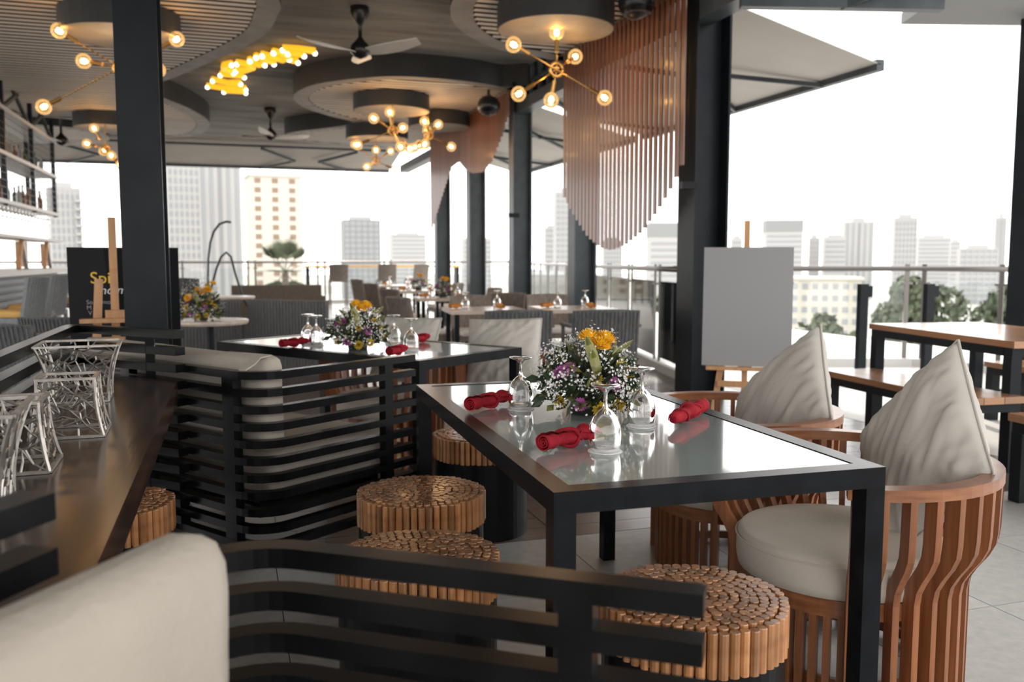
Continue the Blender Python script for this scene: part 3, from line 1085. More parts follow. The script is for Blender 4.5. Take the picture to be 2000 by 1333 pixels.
# console with slatted surround ------------------------------------------------
ct = thing('console_table', 'long dark wood console top carrying the lattice lanterns', 'console', (-.44, 2.4, 0))
poly = [(-.215, 1.33), (-.215, 3.69), (-.56, 4.06), (-.648, 4.10), (-.648, .72), (-.60, .72)]
MB().prism([(x + .44, y - 2.4) for x, y in poly], .668, .75).build('console_top', 'console', ct)
for yy in (1.25, 2.4, 3.75):
    MB().box(-.20, -.15, yy - 2.4 - .03, yy - 2.4 + .03, 0, .668).build('leg', 'rail', ct)
sr = thing('slatted_surround', 'black slatted rail surround behind and around the dark console', 'railing', (-.679, 2.5, 0))
path = [(-.235, 1.19), (-.43, .87), (-.63, .55), (-.665, .53), (-.679, .59), (-.679, 2.5), (-.679, 4.22), (-.668, 4.265), (-.63, 4.245), (-.45, 4.06), (-.2065, 3.80)]
path = [(x + .679, y - 2.5) for x, y in path]
for i in range(12):
    MB().sweep([(x, y, .945 - .017 - .07 * i) for x, y in path], .05, .034).build('rail', 'rail', sr)
for (x, y) in ((-.679, 1.4), (-.679, 2.9), (-.679, 4.1), (-.33, 3.93), (-.5, .757)):
    MB().box(x + .679 - .018, x + .679 + .018, y - 2.5 - .018, y - 2.5 + .018, 0, .9).build('post', 'rail', sr)


# lattice lanterns ---------------------------------------------------------------
def lantern(x, y, rz, hb, ht, h, label, seed, flare_top=True, depth=1.0):
    rr = random.Random(seed)
    t = thing('lattice_lantern', label, 'lantern', (x, y, .7545), rz, group='silver lattice lanterns on the console')

    def hw(u):
        if flare_top:
            return hb + (ht - hb) * u ** 2.2
        return ht + (hb - ht) * (1 - u) ** 2.2

    def P(side, s, u):     # s in -1..1 along the panel, u height 0..1
        w = hw(u)
        p = [(s * w, -w * depth), (w, s * w * depth), (-s * w, w * depth), (-w, -s * w * depth)][side]
        return Vector((p[0], p[1], u * h))
    for side in range(4):
        mb = MB()
        nx, ny = 6, 7
        G = {}
        for i in range(nx + 1):
            for j in range(ny + 1):
                jx = 0 if i in (0, nx) else rr.uniform(-.42, .42)
                jy = 0 if j in (0, ny) else rr.uniform(-.42, .42)
                G[i, j] = (-1 + 2 * (i + jx) / nx, (j + jy) / ny)
        for i in range(nx + 1):
            for j in range(ny + 1):
                k = rr.random()
                ends = [(i + 1, j)] if k < .34 else [(i, j + 1)] if k < .62 else [(i + 1, j + 1)] if k < .84 else [(i + 1, j), (i, j + 1)]
                if (i + j) % 3 == 0:
                    ends.append((i - 1, j + 1))
                for e in ends:
                    if e in G:
                        A_, B_ = G[i, j], G[e]
                        mb.tube([P(side, A_[0] + (B_[0] - A_[0]) * q / 2, A_[1] + (B_[1] - A_[1]) * q / 2) for q in range(3)], .0026, 4, caps=False)
        for u_ in (.004, .996):
            mb.tube([P(side, -1, u_), P(side, 1, u_)], .003, 4, caps=False)
        mb.build('lattice_panel', 'silver', t)
        MB().tube([P(side, -1, i / 6) for i in range(7)], .0045, 4).build('corner_post', 'silver', t)
    for u, nm in ((0, 'base_rim'), (1, 'top_rim')):
        mb = MB()
        for side in range(4):
            mb.bar(P(side, -1, u), P(side, 1, u), .010, .007)
        mb.build(nm, 'silver', t)
    return t


lantern(-.50, 3.30, R(3), .088, .125, .19, 'large lattice lantern with a flared top, farthest on the console', 1, True)
lantern(-.435, 2.66, R(2), .090, .070, .155, 'small lattice lantern with a flared base, second from the far end', 2, False)
lantern(-.495, 2.25, R(2), .090, .070, .155, 'small lattice lantern with a flared base, third from the far end', 3, False)
lantern(-.52, 1.90, R(4), .088, .125, .19, 'large lattice lantern nearest the camera, cut by the left edge', 4, True)


# table settings ---------------------------------------------------------------
gp_out = [(.0005, .168), (.036, .168), (.037, .166), (.034, .163), (.012, .155), (.0055, .146), (.005, .120), (.0075, .108), (.018, .100), (.030, .086), (.0385, .064), (.041, .042), (.039, .018), (.036, .001)]
gp_in = [(.0345, .001), (.0375, .018), (.0393, .042), (.0368, .064), (.0285, .084), (.016, .0965), (.0005, .101)]
GOB = MB().lathe(gp_out + gp_in, 28).mesh('goblet_glass', 'glass', True)
COA = MB().lathe([(.001, 0), (.043, 0), (.043, .0015), (.001, .0015)], 28).mesh('paper_coaster', 'paper')


def goblet(x, y, z, label, s=1.0, grp='upturned goblets on the tables'):
    t = thing('wine_goblet', label, 'goblet', (x, y, z), group=grp)
    inst('paper_coaster', COA, t)
    o = inst('goblet_glass', GOB, t, (0, 0, .0012), (0, 0, 0), (s, s, s))
    return t


def napkin_mesh(m, seed=1):
    rr = random.Random(seed)
    mb = MB()
    n, turns, L = 20, 3.2, .20
    nl = 26
    K = int(turns * n)
    vs, fs = [], []

    def prof(u):           # radius along the roll: two humps pinched at the tie folds
        return .0235 * (1 + .10 * math.sin(u * 17) - .22 * math.exp(-((u - .58) / .06) ** 2) + .10 * math.sin(u * 41 + 1)) * (1 - .30 * max(0, u - .75) / .25)
    for layer in (0, 1):
        for i in range(nl + 1):
            u = i / nl
            for k in range(K + 1):
                a = 2 * PI * k / n + u * 2.2
                w = (k / K)
                r = prof(u) * (.12 + .88 * w) - (.0022 if layer else 0)
                r += .0016 * noise.noise(Vector((u * 9, a * 1.4, seed)))
                vs.append((u * L - L / 2, r * math.cos(a), r * math.sin(a) * .92))
    S = (nl + 1) * (K + 1)
    for i in range(nl):
        for k in range(K):
            q = i * (K + 1) + k
            fs.append((q, q + 1, q + K + 2, q + K + 1))
            fs.append((S + q, S + q + K + 1, S + q + K + 2, S + q + 1))
    for k in range(K):
        fs.append((k, S + k, S + k + 1, k + 1))
        q = nl * (K + 1) + k
        fs.append((q, q + 1, S + q + 1, S + q))
    mb.add(vs, fs)
    # diagonal fold wrapped round the roll
    for (u0, u1, ph) in ((.28, .62, 0.2), (.62, .30, 2.4), (.55, .82, 4.0)):
        pts, rs = [], []
        for i in range(15):
            s = i / 14
            u = u0 + (u1 - u0) * s
            a = ph + 3.6 * s
            r = prof(u) * 1.0
            pts.append((u * L - L / 2, r * math.cos(a), r * math.sin(a) * .92))
            rs.append(.0022 + .0028 * math.sin(PI * s))
        mb.tube(pts, rs, 6)
    return mb.mesh('napkin', m, True)


NAP = [napkin_mesh('red', 1), napkin_mesh('red', 2), napkin_mesh('red', 3)]


def napkin(a, b, label, k=0, z=TZ, grp='rolled red napkins'):
    a, b = Vector(a), Vector(b)
    d = b - a
    c = (a + b) / 2
    o = inst('rolled_napkin', NAP[k % 3], None, (c.x, c.y, z + .0275), (0, 0, math.atan2(d.y, d.x)), (d.length / .20, 1, 1))
    return tag(o, label, 'napkin', grp)


goblet(.875, 2.640, TZ, 'upturned goblet at the far left corner of the front table flowers', 1.0)
goblet(.880, 1.985, TZ, 'upturned goblet nearest the camera on the front table, over the red napkin')
goblet(1.115, 2.26, TZ, 'upturned goblet on the right of the front table flowers')
napkin((.700, 2.62), (.885, 2.76), 'red rolled napkin at the far left of the front table', 0)
napkin((.722, 2.005), (.915, 2.115), 'red rolled napkin nearest the camera on the front table', 1)
napkin((1.385, 2.385), (1.178, 2.19), 'red rolled napkin at the right edge of the front table', 2)
goblet(.41, 5.10, TZ, 'upturned goblet at far left of the rear table flowers, behind another')
goblet(.445, 4.97, TZ, 'upturned goblet left of the rear table flowers, in front of another')
goblet(.865, 4.88, TZ, 'upturned goblet right behind the rear table flowers')
goblet(.900, 4.56, TZ, 'upturned goblet at the right of the rear table flowers')
napkin((.25, 4.86), (.40, 4.99), 'red rolled napkin left of the rear table flowers', 1)
napkin((.735, 4.28), (.845, 4.42), 'red rolled napkin right of the rear table flowers, near the bench rail', 0)
napkin((1.0, 4.93), (1.1, 5.05), 'red rolled napkin half hidden behind the right goblets of the rear table', 2)


# flowers ---------------------------------------------------------------
def floret_mesh(mb, c, nrm, r, mi=0, petals=5, rr=rnd):
    nrm = Vector(nrm).normalized()
    a = nrm.orthogonal().normalized()
    b = nrm.cross(a)
    ph = rr.random() * 6
    c = Vector(c)
    vs = [c - nrm * r * .25]
    for k in range(petals * 2):
        t = ph + PI * k / petals
        q = r if k % 2 == 0 else r * .45
        vs.append(c + (a * math.cos(t) + b * math.sin(t)) * q + nrm * (r * .25 if k % 2 == 0 else 0))
    fs = [(0, 1 + k, 1 + (k + 1) % (2 * petals)) for k in range(2 * petals)]
    mb.add(vs, fs, mi)


def bloom_mesh(m, layers=5, petals=12, r=.03, h=.6):
    """dome of many narrow petals"""
    mb = MB()
    rr = random.Random(3)
    for L in range(layers):
        el = R(8 + 78 * L / (layers - 1))
        n = max(5, int(petals * math.cos(el)) + 4)
        for k in range(n):
            t = 2 * PI * (k + .5 * (L % 2)) / n + rr.random() * .2
            d = Vector((math.cos(t) * math.cos(el), math.sin(t) * math.cos(el), math.sin(el) * h + .0))
            s = Vector((-math.sin(t), math.cos(t), 0))
            w = r * .20
            p0 = d * r * .25
            p1 = d * r * .72
            p2 = d * r * (1 + .1 * rr.random())
            up = Vector((0, 0, r * .08))
            mb.add([p0, p1 - s * w, p2 + up, p1 + s * w, p1 - up], [(0, 1, 2), (0, 2, 3), (0, 4, 1), (0, 3, 4), (1, 4, 2), (3, 2, 4)])
    return mb.mesh('bloom', m, False)


BL_Y, BL_P, BL_G = bloom_mesh('yellow_fl', 6, 14, .03, .8), bloom_mesh('purple_fl', 5, 14, .028, .6), bloom_mesh('gold_fl', 4, 9, .022, 1.0)


def leaf_obj(parent, base, tip, w, m='leafolive', name='leaf'):
    a, b = Vector(base), Vector(tip)
    d = b - a
    s = d.cross(Vector((.2, 1, .3))).normalized()
    up = s.cross(d).normalized()
    n = 8
    mb = MB()
    for (wid, off, mi) in ((1.0, 0, 1), (.68, .0012, 0)):
        vs, fs = [], []
        for i in range(n + 1):
            u = i / n
            q = a + d * u + up * (.10 * d.length * math.sin(PI * u)) + up * off
            ww = w * wid * math.sin(PI * min(1, .06 + u * .94)) ** .8
            vs += [q - s * ww, q - up * ww * .3, q + s * ww]
        for i in range(n):
            k = i * 3
            fs += [(k, k + 1, k + 4, k + 3), (k + 1, k + 2, k + 5, k + 4)]
        mb.add(vs, fs, mi)
        if off:
            mb.add([Vector(p) - up * off * 2 for p in vs], [f[::-1] for f in fs], mi)
    return mb.build(name, [m, 'leafvar'], parent)


def bouquet(x, y, z, label, seed, rx=.135, rz_=.145, nflo=900, blooms=None, leaves=None, detail=True, nleaf=260, grp='flower arrangements'):
    rr = random.Random(seed)
    t = thing('flower_arrangement', label, 'flowers', (x, y, z), group=grp)
    MB().lathe([(.001, 0), (.05, 0), (.055, .03), (.045, .06), (.001, .06)], 20).build('vase', 'vase', t, smooth=True)

    def dome(el_min=-.25):
        while True:
            v = Vector((rr.gauss(0, 1), rr.gauss(0, 1), rr.gauss(0, 1)))
            v.normalize()
            if v.z > el_min:
                return v
    fo = MB()
    for k in range(nleaf):
        v = dome(-.35)
        q = .45 + .45 * rr.random()
        c = Vector((v.x * rx * q, v.y * rx * q, .075 + v.z * rz_ * q * .8))
        d = (v + Vector((rr.uniform(-.6, .6), rr.uniform(-.6, .6), rr.uniform(-.6, .6)))).normalized()
        L = .03 + .03 * rr.random()
        s = d.orthogonal().normalized() * (L * .28)
        fo.add([c, c + d * L * .5 + s, c + d * L, c + d * L * .5 - s, c + d * L * .5 + d.cross(s) * .3], [(0, 1, 4), (1, 2, 4), (2, 3, 4), (3, 0, 4)], 1 if rr.random() < .22 else 0)
    tag(fo.build('foliage', ['leafdark', 'leafolive'], t), kind='stuff')
    fl = MB()
    st = MB()
    # sprays: clusters of tiny white blossoms
    nsp = nflo // 12
    for k in range(nsp):
        v = dome(-.30)
        q = .82 + .30 * rr.random()
        c0 = Vector((v.x * rx * q, v.y * rx * q, .075 + v.z * rz_ * q))
        st.bar((v.x * rx * .3, v.y * rx * .3, .06), c0, .0012)
        for i in range(12):
            p = c0 + Vector((rr.gauss(0, .012), rr.gauss(0, .012), rr.gauss(0, .012)))
            if p.z < .004:
                p.z = .004 + rr.random() * .01
            floret_mesh(fl, p, v + Vector((rr.gauss(0, .5), rr.gauss(0, .5), rr.gauss(0, .5))), .0042 + .0024 * rr.random(), rr=rr)
    tag(fl.build('white_blossoms', 'white_fl', t), kind='stuff')
    tag(st.build('stems', 'leafdark', t), kind='stuff')
    for (kind, dx, dy, dz, s) in blooms or []:
        me, nm = {'y': (BL_Y, 'yellow_flower'), 'p': (BL_P, 'purple_flower'), 'g': (BL_G, 'golden_flower')}[kind]
        d = Vector((dx, dy, dz - .06))
        q = d.to_track_quat('Z', 'Y').to_euler()
        inst(nm, me, t, (dx, dy, dz), q, (s, s, s))
    for (b, tp, w) in leaves or []:
        leaf_obj(t, b, tp, w)
    return t


# offsets: x' right, y' toward the camera are given in the view direction of the table
BLM = [('y', -.008, -.03, .235, 1.25), ('y', .040, -.04, .23, 1.25), ('y', .014, -.065, .215, 1.15), ('p', -.085, -.06, .145, 1.0), ('p', -.105, -.035, .135, .9), ('p', .035, -.125, .105, .9), ('p', -.07, -.115, .05, .8),
       ('g', .075, -.08, .145, 1.2), ('g', .105, -.06, .11, 1.1), ('g', .12, -.06, .07, 1.0), ('g', -.015, -.135, .036, 1.2), ('g', .045, -.13, .045, 1.1), ('g', -.11, -.06, .05, 1.0), ('g', -.01, -.10, .12, .9), ('p', .02, .1, .12, .9), ('y', .03, .09, .12, 1.0)]
LVS = [((.0, -.10, .13), (-.055, -.12, .255), .017), ((-.005, -.105, .12), (-.04, -.135, .215), .015), ((.05, -.05, .16), (.14, -.04, .23), .012), ((.06, -.04, .15), (.10, .0, .225), .010), ((-.02, .05, .15), (-.09, .08, .21), .014)]
bouquet(1.05, 2.51, TZ, 'low bouquet of white, yellow and purple flowers on the front glass table', 11, nflo=1900, blooms=BLM, leaves=LVS, nleaf=520, rx=.168, rz_=.165)
bouquet(.640, 4.72, TZ, 'low bouquet of white and yellow flowers on the rear glass table', 12, nflo=1500, blooms=BLM, leaves=LVS, nleaf=320, rx=.16, rz_=.15)


# ================================================================ EASELS AND BOARDS
def text_mesh(s, size, m):
    cu = bpy.data.curves.new('text', 'FONT')
    cu.body = s
    cu.size = size
    cu.extrude = .0008
    o = bpy.data.objects.new('text', cu)
    COL.objects.link(o)
    dg = bpy.context.evaluated_depsgraph_get()
    me = bpy.data.meshes.new_from_object(o.evaluated_get(dg))
    bpy.data.objects.remove(o)
    me.materials.clear()
    me.materials.append(M[m])
    return me


mb_ = thing('menu_board', 'tall black menu board with yellow and white print behind the black column', 'sign', (-.615, 5.78, 0))
MB().box(-.31, .31, 0, .012, 0, 1.305).build('panel', 'poster', mb_)
MB().prism([(-.31, -.0), (-.12, 0), (-.24, -.0)], 0, .001).build('panel_tone', 'poster2', mb_)
pt = mb_.children[-1]
pt.data.clear_geometry()
pt.data.from_pydata([(-.309, -.001, .121), (-.20, -.001, .121), (-.09, -.001, .62), (-.085, -.001, 1.0), (-.11, -.001, 1.30), (-.309, -.001, 1.30)], [], [(0, 1, 2, 3, 4, 5)])
pt.data.materials.clear()
pt.data.materials.append(M['poster2'])
for (s, size, m, x, z, sh) in (('Spic', .098, 'yellowprint', -.19, 1.09, 0), ('and m', .072, 'whiteprint', -.17, 1.025, .2), ('So     mor', .036, 'greyprint', -.215, .965, 0), ('M', .036, 'greyprint', -.215, .932, 0), ('V', .036, 'greyprint', -.207, .90, 0)):
    o = inst('printed_text', text_mesh(s, size, m), mb_, (x, -.003, z), (R(90), 0, 0))
    if sh:
        for v in o.data.vertices:
            v.co.x += v.co.y * sh


def easel(x, y, rz, label, mast, zl, w=.42, lean=.10, legtop=.35, rear=.45):
    """front toward local -Y"""
    t = thing('easel', label, 'easel', (x, y, 0), rz, group='wooden display easels')
    for s in (-1, 1):
        MB().bar((s * w / 2, -.10, 0), (s * w * .27, lean * .6, zl + legtop), .045, .022, upv=(0, 1, 0)).build('leg', 'easel', t)
    MB().bar((0, -.04, .25), (-.005, lean + .04, mast), .042, .022, upv=(0, 1, 0)).build('mast', 'easel', t)
    MB().bar((0, rear, 0), (0, lean, mast * .8), .035, .02, upv=(0, 1, 0)).build('rear_leg', 'easel', t)
    MB().bar((-w * .42, -.07, zl - .13), (w * .42, -.07, zl - .13), .02, .045).build('crossbar', 'easel', t)
    MB().bar((-w * .60, -.09, zl - .012), (w * .60, -.09, zl - .012), .06, .024).build('ledge', 'easel', t)
    MB().bar((-.05, -.05, zl + .02), (.05, -.05, zl + .02), .03, .05).build('clamp_block', 'easel', t)
    return t


easel(-.64, 5.50, R(4), 'beech easel standing in front of the black menu board', 1.475, .90, w=.30, lean=.05, legtop=.22, rear=.22)
ea = R(-32.5)
easel(3.60, 5.60, ea, 'beech easel holding the blank grey board by the window column', 1.52, .45, w=.46)
t = thing('blank_board', 'blank light grey display board resting on the right easel', 'board', (3.565, 5.53, .455), ea)
bd = MB().box(-.316, .316, -.004, .004, 0, .87).build('panel', 'boardgrey', t)
bd.rotation_euler.x = R(-5)


# ================================================================ PICNIC SET (right)
def picnic(x, y, rz, w, l, h, label, cat, name, legw=.07, nb=5):
    t = thing(name, label, cat, (x, y, 0), rz, group='picnic tables and benches with dark steel legs')
    bw = w / nb
    for i in range(nb):
        x0 = -w / 2 + i * bw
        bxo('board', 'picnic', t, x0 + .002, x0 + bw - .002, -l / 2, l / 2, h - .04, h)
    z1 = h - .042
    for sy in (-1, 1):
        for sx in (-1, 1):
            cx, cy = sx * (w / 2 - legw * .6), sy * (l / 2 - legw * .8)
            MB().box(cx - legw / 2, cx + legw / 2, cy - legw / 2, cy + legw / 2, 0, z1 - .05).build('leg', 'column', t)
        cy = sy * (l / 2 - legw * .8)
        MB().box(-w / 2 + .01, w / 2 - .01, cy - legw / 2, cy + legw / 2, z1 - .05, z1).build('end_bar', 'column', t)
    for sx in (-1, 1):
        cx = sx * (w / 2 - legw * .6)
        MB().box(cx - legw / 2, cx + legw / 2, -l / 2 + legw * 1.31, l / 2 - legw * 1.31, z1 - .05, z1).build('side_bar', 'column', t)
    return t


pa = R(-8.5)
pc = rot2((.45, 0), pa)
picnic(4.40 + pc[0], 4.64 + pc[1], pa, .90, 1.49, .76, 'wooden picnic table with dark steel frame at the right', 'table', 'picnic_table')
picnic(4.16, 4.53, R(-4), .42, 1.36, .45, 'wooden bench in front of the picnic table', 'bench', 'picnic_bench', nb=3)
picnic(5.62, 4.60, pa, .38, 1.36, .45, 'wooden bench on the far side of the picnic table', 'bench', 'picnic_bench', nb=3)
picnic(3.93, 2.75, R(-4), .42, 1.36, .45, 'wooden bench cut off by the right edge of the photo', 'bench', 'picnic_bench', nb=3)
t = thing('parasol_base', 'low round dark parasol base under the picnic bench', 'parasol base', (4.45, 6.0, 0))
MB().lathe([(.001, 0), (.26, 0), (.26, .035), (.24, .05), (.05, .06), (.001, .06)], 32).build('plate', 'column', t, smooth=False)
MB().tube([(0, 0, .055), (0, 0, .30)], .025, 12).build('tube', 'column', t)


# ================================================================ FAR DINING AREA
def wicker_chair(name, label, m, seatm, w=.56, h=.82, arms=True, seat=.45, group=None):
    """back at local -Y side, faces +Y"""
    t = thing(name, label, 'chair', group=group)
    n = 10
    vs, fs = [], []
    for i in range(n + 1):
        u = i / n * 2 - 1
        x = u * w / 2
        y = -.26 + .05 * u * u
        for (z, dy) in ((seat - .10, .03), (h, -.05)):
            vs += [(x, y + dy - .016, z - (.012 * u * u if z == h else 0)), (x, y + dy + .016, z - (.012 * u * u if z == h else 0))]
    for i in range(n):
        a, b = i * 4, i * 4 + 4
        fs += [(a, b, b + 2, a + 2), (a + 1, a + 3, b + 3, b + 1), (a + 2, b + 2, b + 3, a + 3), (a, a + 1, b + 1, b)]
    fs += [(0, 2, 3, 1), (4 * n, 4 * n + 1, 4 * n + 3, 4 * n + 2)]
    mb = MB()
    mb.add(vs, fs)
    bk = mb.build('backrest', m, t)
    for k in range(int(w / .035)):       # upright weave ribs on the back
        x = -w / 2 + .02 + k * .035
        u = x / (w / 2)
        yb = -.26 + .05 * u * u - .019
        MB().bar((x, yb + .03, seat - .08), (x, yb - .05, h - .02), .012, .008, upv=(0, 1, 0)).build('weave_rib', m, bk)
    MB().box(-w / 2 + .02, w / 2 - .02, -.24, .24, seat - .09, seat - .04).build('seat', m, t)
    MB().rbox(-w / 2 + .03, w / 2 - .03, -.22, .24, seat - .04, seat + .03, r=.025, n=4).build('seat_cushion', seatm, t, smooth=True)
    for sx in (-1, 1):
        for sy in (-1, 1):
            MB().bar((sx * (w / 2 - .03), sy * .22, 0), (sx * (w / 2 - .03), sy * .22, seat - .09), .035).build('leg', m, t)
        if arms:
            a = MB().bar((sx * w / 2, -.24, seat + .20), (sx * w / 2, .2, seat + .19), .045, .03).build('armrest', m, t)
            MB().bar((sx * w / 2, .18, seat - .07), (sx * w / 2, .18, seat + .18), .03).build('arm_post', m, a)
    return t


wc = wicker_chair('wicker_chair', 'dark grey wicker armchair, its back turned, between the cream pillow and the flowers', 'wicker', 'whiteseat', w=.60, h=.80, group='wicker dining chairs')
wc.location = (2.42, 7.50, 0)
wc.rotation_euler.z = R(-8)
dup(wc, (3.17, 7.30, 0), R(-10), 'dark grey wicker armchair, its back turned, right behind the front table flowers')
wb = wicker_chair('wicker_chair', 'brown wicker dining chair with white seat nearest behind the rear table', 'wickerbrown', 'whiteseat', w=.48, h=.84, arms=False, group='wicker dining chairs')
wb.location = (1.95, 9.45, 0)
wb.rotation_euler.z = R(-70)
for (x, y, a, lab) in ((2.30, 12.0, -70, 'brown wicker dining chair with white seat, second along the left side of the far tables'),
                       (2.50, 15.0, -70, 'brown wicker dining chair with white seat, third along the left side of the far tables'),
                       (2.70, 18.2, -70, 'farthest brown wicker dining chair on the left side of the far tables'),
                       (2.55, 9.25, 178, 'brown wicker chair facing forward beyond the first far table'),
                       (3.45, 9.30, 172, 'brown wicker chair facing forward beside the second window column'),
                       (3.30, 11.9, 95, 'brown wicker chair turned sideways near the third window column'),
                       (3.45, 14.6, 95, 'brown wicker chair turned sideways near the fourth window column'),
                       (3.15, 10.35, 5, 'brown wicker chair with its back turned behind the second far table')):
    dup(wb, (x, y, 0), R(a), lab)


def far_table(x, y, rz, label, w=.75, l=.75, h=.75, m='palewood'):
    t = thing('dining_table', label, 'table', (x, y, 0), rz, group='pale topped far dining tables')
    MB().box(-w / 2, w / 2, -l / 2, l / 2, h - .035, h).build('table_top', m, t)
    for sx in (-1, 1):
        for sy in (-1, 1):
            MB().box(sx * (w / 2 - .06) - .022, sx * (w / 2 - .06) + .022, sy * (l / 2 - .06) - .022, sy * (l / 2 - .06) + .022, 0, h - .036).build('leg', 'column', t)
    return t


NAP_O = napkin_mesh('orange', 4)


def setting(x, y, where, ncup=2):
    for k in range(ncup):
        goblet(x + (-.2, .2)[k], y + (-.12, .14)[k], .7505, 'small upturned goblet on %s, %s one' % (where, ('left', 'right')[k]), grp='goblets on the far tables')
        o = inst('rolled_napkin', NAP_O, None, (x + (-.24, .16)[k], y + (.06, -.10)[k], .7505 + .0275), (0, 0, .6 + k), (1, 1, 1))
        tag(o, 'orange rolled napkin on %s, %s one' % (where, ('left', 'right')[k]), 'napkin', 'orange napkins on the far tables')


far_table(2.38, 8.35, R(-6), 'pale topped dining table in front of the left dark wicker armchair')
setting(2.36, 8.35, 'the table before the left dark wicker armchair')
far_table(3.28, 8.25, R(-6), 'pale topped dining table in front of the right dark wicker armchair')
setting(3.28, 8.25, 'the table before the right dark wicker armchair')
far_table(2.62, 11.0, R(-6), 'pale topped dining table second from the front in the far row')
setting(2.62, 11.0, 'the second far dining table')
far_table(2.85, 13.7, R(-6), 'pale topped dining table third from the front in the far row')
setting(2.85, 13.7, 'the third far dining table')
far_table(3.05, 16.6, R(-6), 'pale topped dining table at the back of the far row')
setting(3.05, 16.6, 'the rearmost far dining table')
BLS = BLM[:6] + BLM[7:10]
bouquet(2.62, 11.12, .7505, 'small flower bouquet on the second far dining table', 21, nflo=500, blooms=BLS, nleaf=120, rx=.12, rz_=.16)
bouquet(2.85, 13.8, .7505, 'small flower bouquet on the third far dining table', 22, nflo=400, blooms=BLS, nleaf=120, rx=.12, rz_=.16)

# counter at the far railing with high chairs
t = thing('rail_counter', 'long wooden drinks counter along the far railing', 'counter', (4.1, 24.6, 0))
MB().box(-2.2, 2.2, -.2, .2, 1.02, 1.07).build('counter_top', 'ochre', t)
for x in (-2.1, 0, 2.1):
    MB().box(x - .04, x + .04, -.15, .15, 0, 1.02).build('leg', 'column', t)
hc = wicker_chair('bar_chair', 'high brown wicker chair at the far drinks counter, left one', 'wickerbrown', 'whiteseat', w=.50, h=1.12, arms=False, seat=.74, group='high chairs at the far counter')
hc.location = (2.75, 24.0, 0)
dup(hc, (4.05, 24.0, 0), 0, 'high brown wicker chair at the far drinks counter, middle one')
dup(hc, (4.9, 24.0, 0), R(25), 'high brown wicker chair at the far drinks counter, right one')


# sofas and round table at left
def sofa(x, y, rz, label, w=1.0, m='wicker'):
    """back plane toward local -Y"""
    t = thing('wicker_sofa', label, 'sofa', (x, y, 0), rz, group='grey wicker sofas')
    bk = MB().box(-w / 2, w / 2, -.03, .03, 0, .80).build('backrest', m, t)
    n = int(w / .04)
    for k in range(n):
        xx = -w / 2 + (k + .5) * w / n
        inst('weave_rib', unit(m), bk, (xx, -.034, .43), (0, 0, 0), (.014, .010, .72))
    MB().box(-w / 2, w / 2, .03, .62, .10, .30).build('seat_base', m, t)
    MB().rbox(-w / 2 + .03, w / 2 - .03, .06, .62, .30, .42, r=.04, n=5).build('seat_cushion', 'whiteseat', t, smooth=True)
    for sx in (-1, 1):
        x0 = sx * (w / 2 + .03)
        MB().box(x0 - .03, x0 + .03, -.03, .62, .06, .60).build('armrest', m, t)
    return t


sofa(.57, 9.75, R(-40), 'grey wicker sofa back seen beyond the rear glass table', w=1.02)
sofa(-.24, 9.88, R(38), 'grey wicker sofa back behind the round table', w=.78)
sofa(.75, 15.6, R(0), 'farther brown wicker sofa below the palm', w=1.5, m='wickerbrown')
t = thing('round_table', 'round pedestal table with flowers beside the black column', 'table', (-.17, 7.45, 0), group='round pedestal tables')
MB().lathe([(.001, .715), (.29, .715), (.30, .73), (.30, .745), (.29, .75), (.001, .75)], 40).build('table_top', 'palewood', t)
MB().tube([(0, 0, .02), (0, 0, .715)], .03, 14).build('pedestal', 'column', t)
MB().lathe([(.001, 0), (.22, 0), (.22, .012), (.05, .03), (.001, .03)], 28).build('foot', 'column', t)
bouquet(-.24, 7.42, .7505, 'loose yellow and white bouquet on the round table beside the black column', 31, nflo=900, blooms=BLM + [('y', -.08, -.10, .18, 1.3), ('y', .06, -.12, .24, 1.2), ('g', -.10, -.10, .10, 1.4), ('y', .1, -.05, .29, 1.0), ('g', .06, -.06, .27, 1.3)], leaves=LVS, nleaf=260, rx=.17, rz_=.24)
t = thing('round_table', 'second round pedestal table farther back behind the flowers', 'table', (-.05, 12.2, 0), group='round pedestal tables')
MB().lathe([(.001, .715), (.34, .715), (.35, .73), (.35, .745), (.34, .75), (.001, .75)], 40).build('table_top', 'palewood', t)
MB().tube([(0, 0, .02), (0, 0, .715)], .03, 14).build('pedestal', 'column', t)
MB().lathe([(.001, 0), (.24, 0), (.24, .012), (.05, .03), (.001, .03)], 28).build('foot', 'column', t)
wd = wicker_chair('wicker_chair', 'dark grey wicker chair beside the hanging chair stand', 'wicker', 'whiteseat', w=.55, h=.98, seat=.5, group='wicker dining chairs')
wd.location = (-.60, 13.4, 0)
wd.rotation_euler.z = R(-20)
wl = wicker_chair('wicker_chair', 'pale lit wicker chair at left behind the slatted surround, nearer of two', 'wicker', 'whiteseat', w=.58, h=.74, group='wicker dining chairs')
wl.location = (-1.62, 7.9, 0)
wl.rotation_euler.z = R(-25)
dup(wl, (-1.42, 8.75, 0), R(-25), 'pale lit wicker chair at left behind the slatted surround, farther of two')
t = thing('hanging_chair_stand', 'thin black curved stand of a hanging chair at the far left', 'chair stand', (-.1, 14.85, 0))
arc = [(-.25, 0, 0), (-.25, 0, .95), (-.235, 0, 1.25), (-.20, 0, 1.50), (-.14, 0, 1.68), (-.05, 0, 1.80), (.05, 0, 1.84), (.13, 0, 1.83)]
MB().tube(arc, .018, 8).build('hook_pole', 'speaker', t, smooth=True)
loop = [(-.30, -.2, .35), (-.22, -.15, .72), (-.12, -.1, 1.08), (-.04, -.05, 1.28), (.04, 0, 1.35), (.11, .0, 1.28), (.17, -.05, 1.0), (.27, -.1, .65), (.40, -.15, .35)]
MB().tube(loop, .018, 8).build('hanging_frame', 'speaker', t, smooth=True)
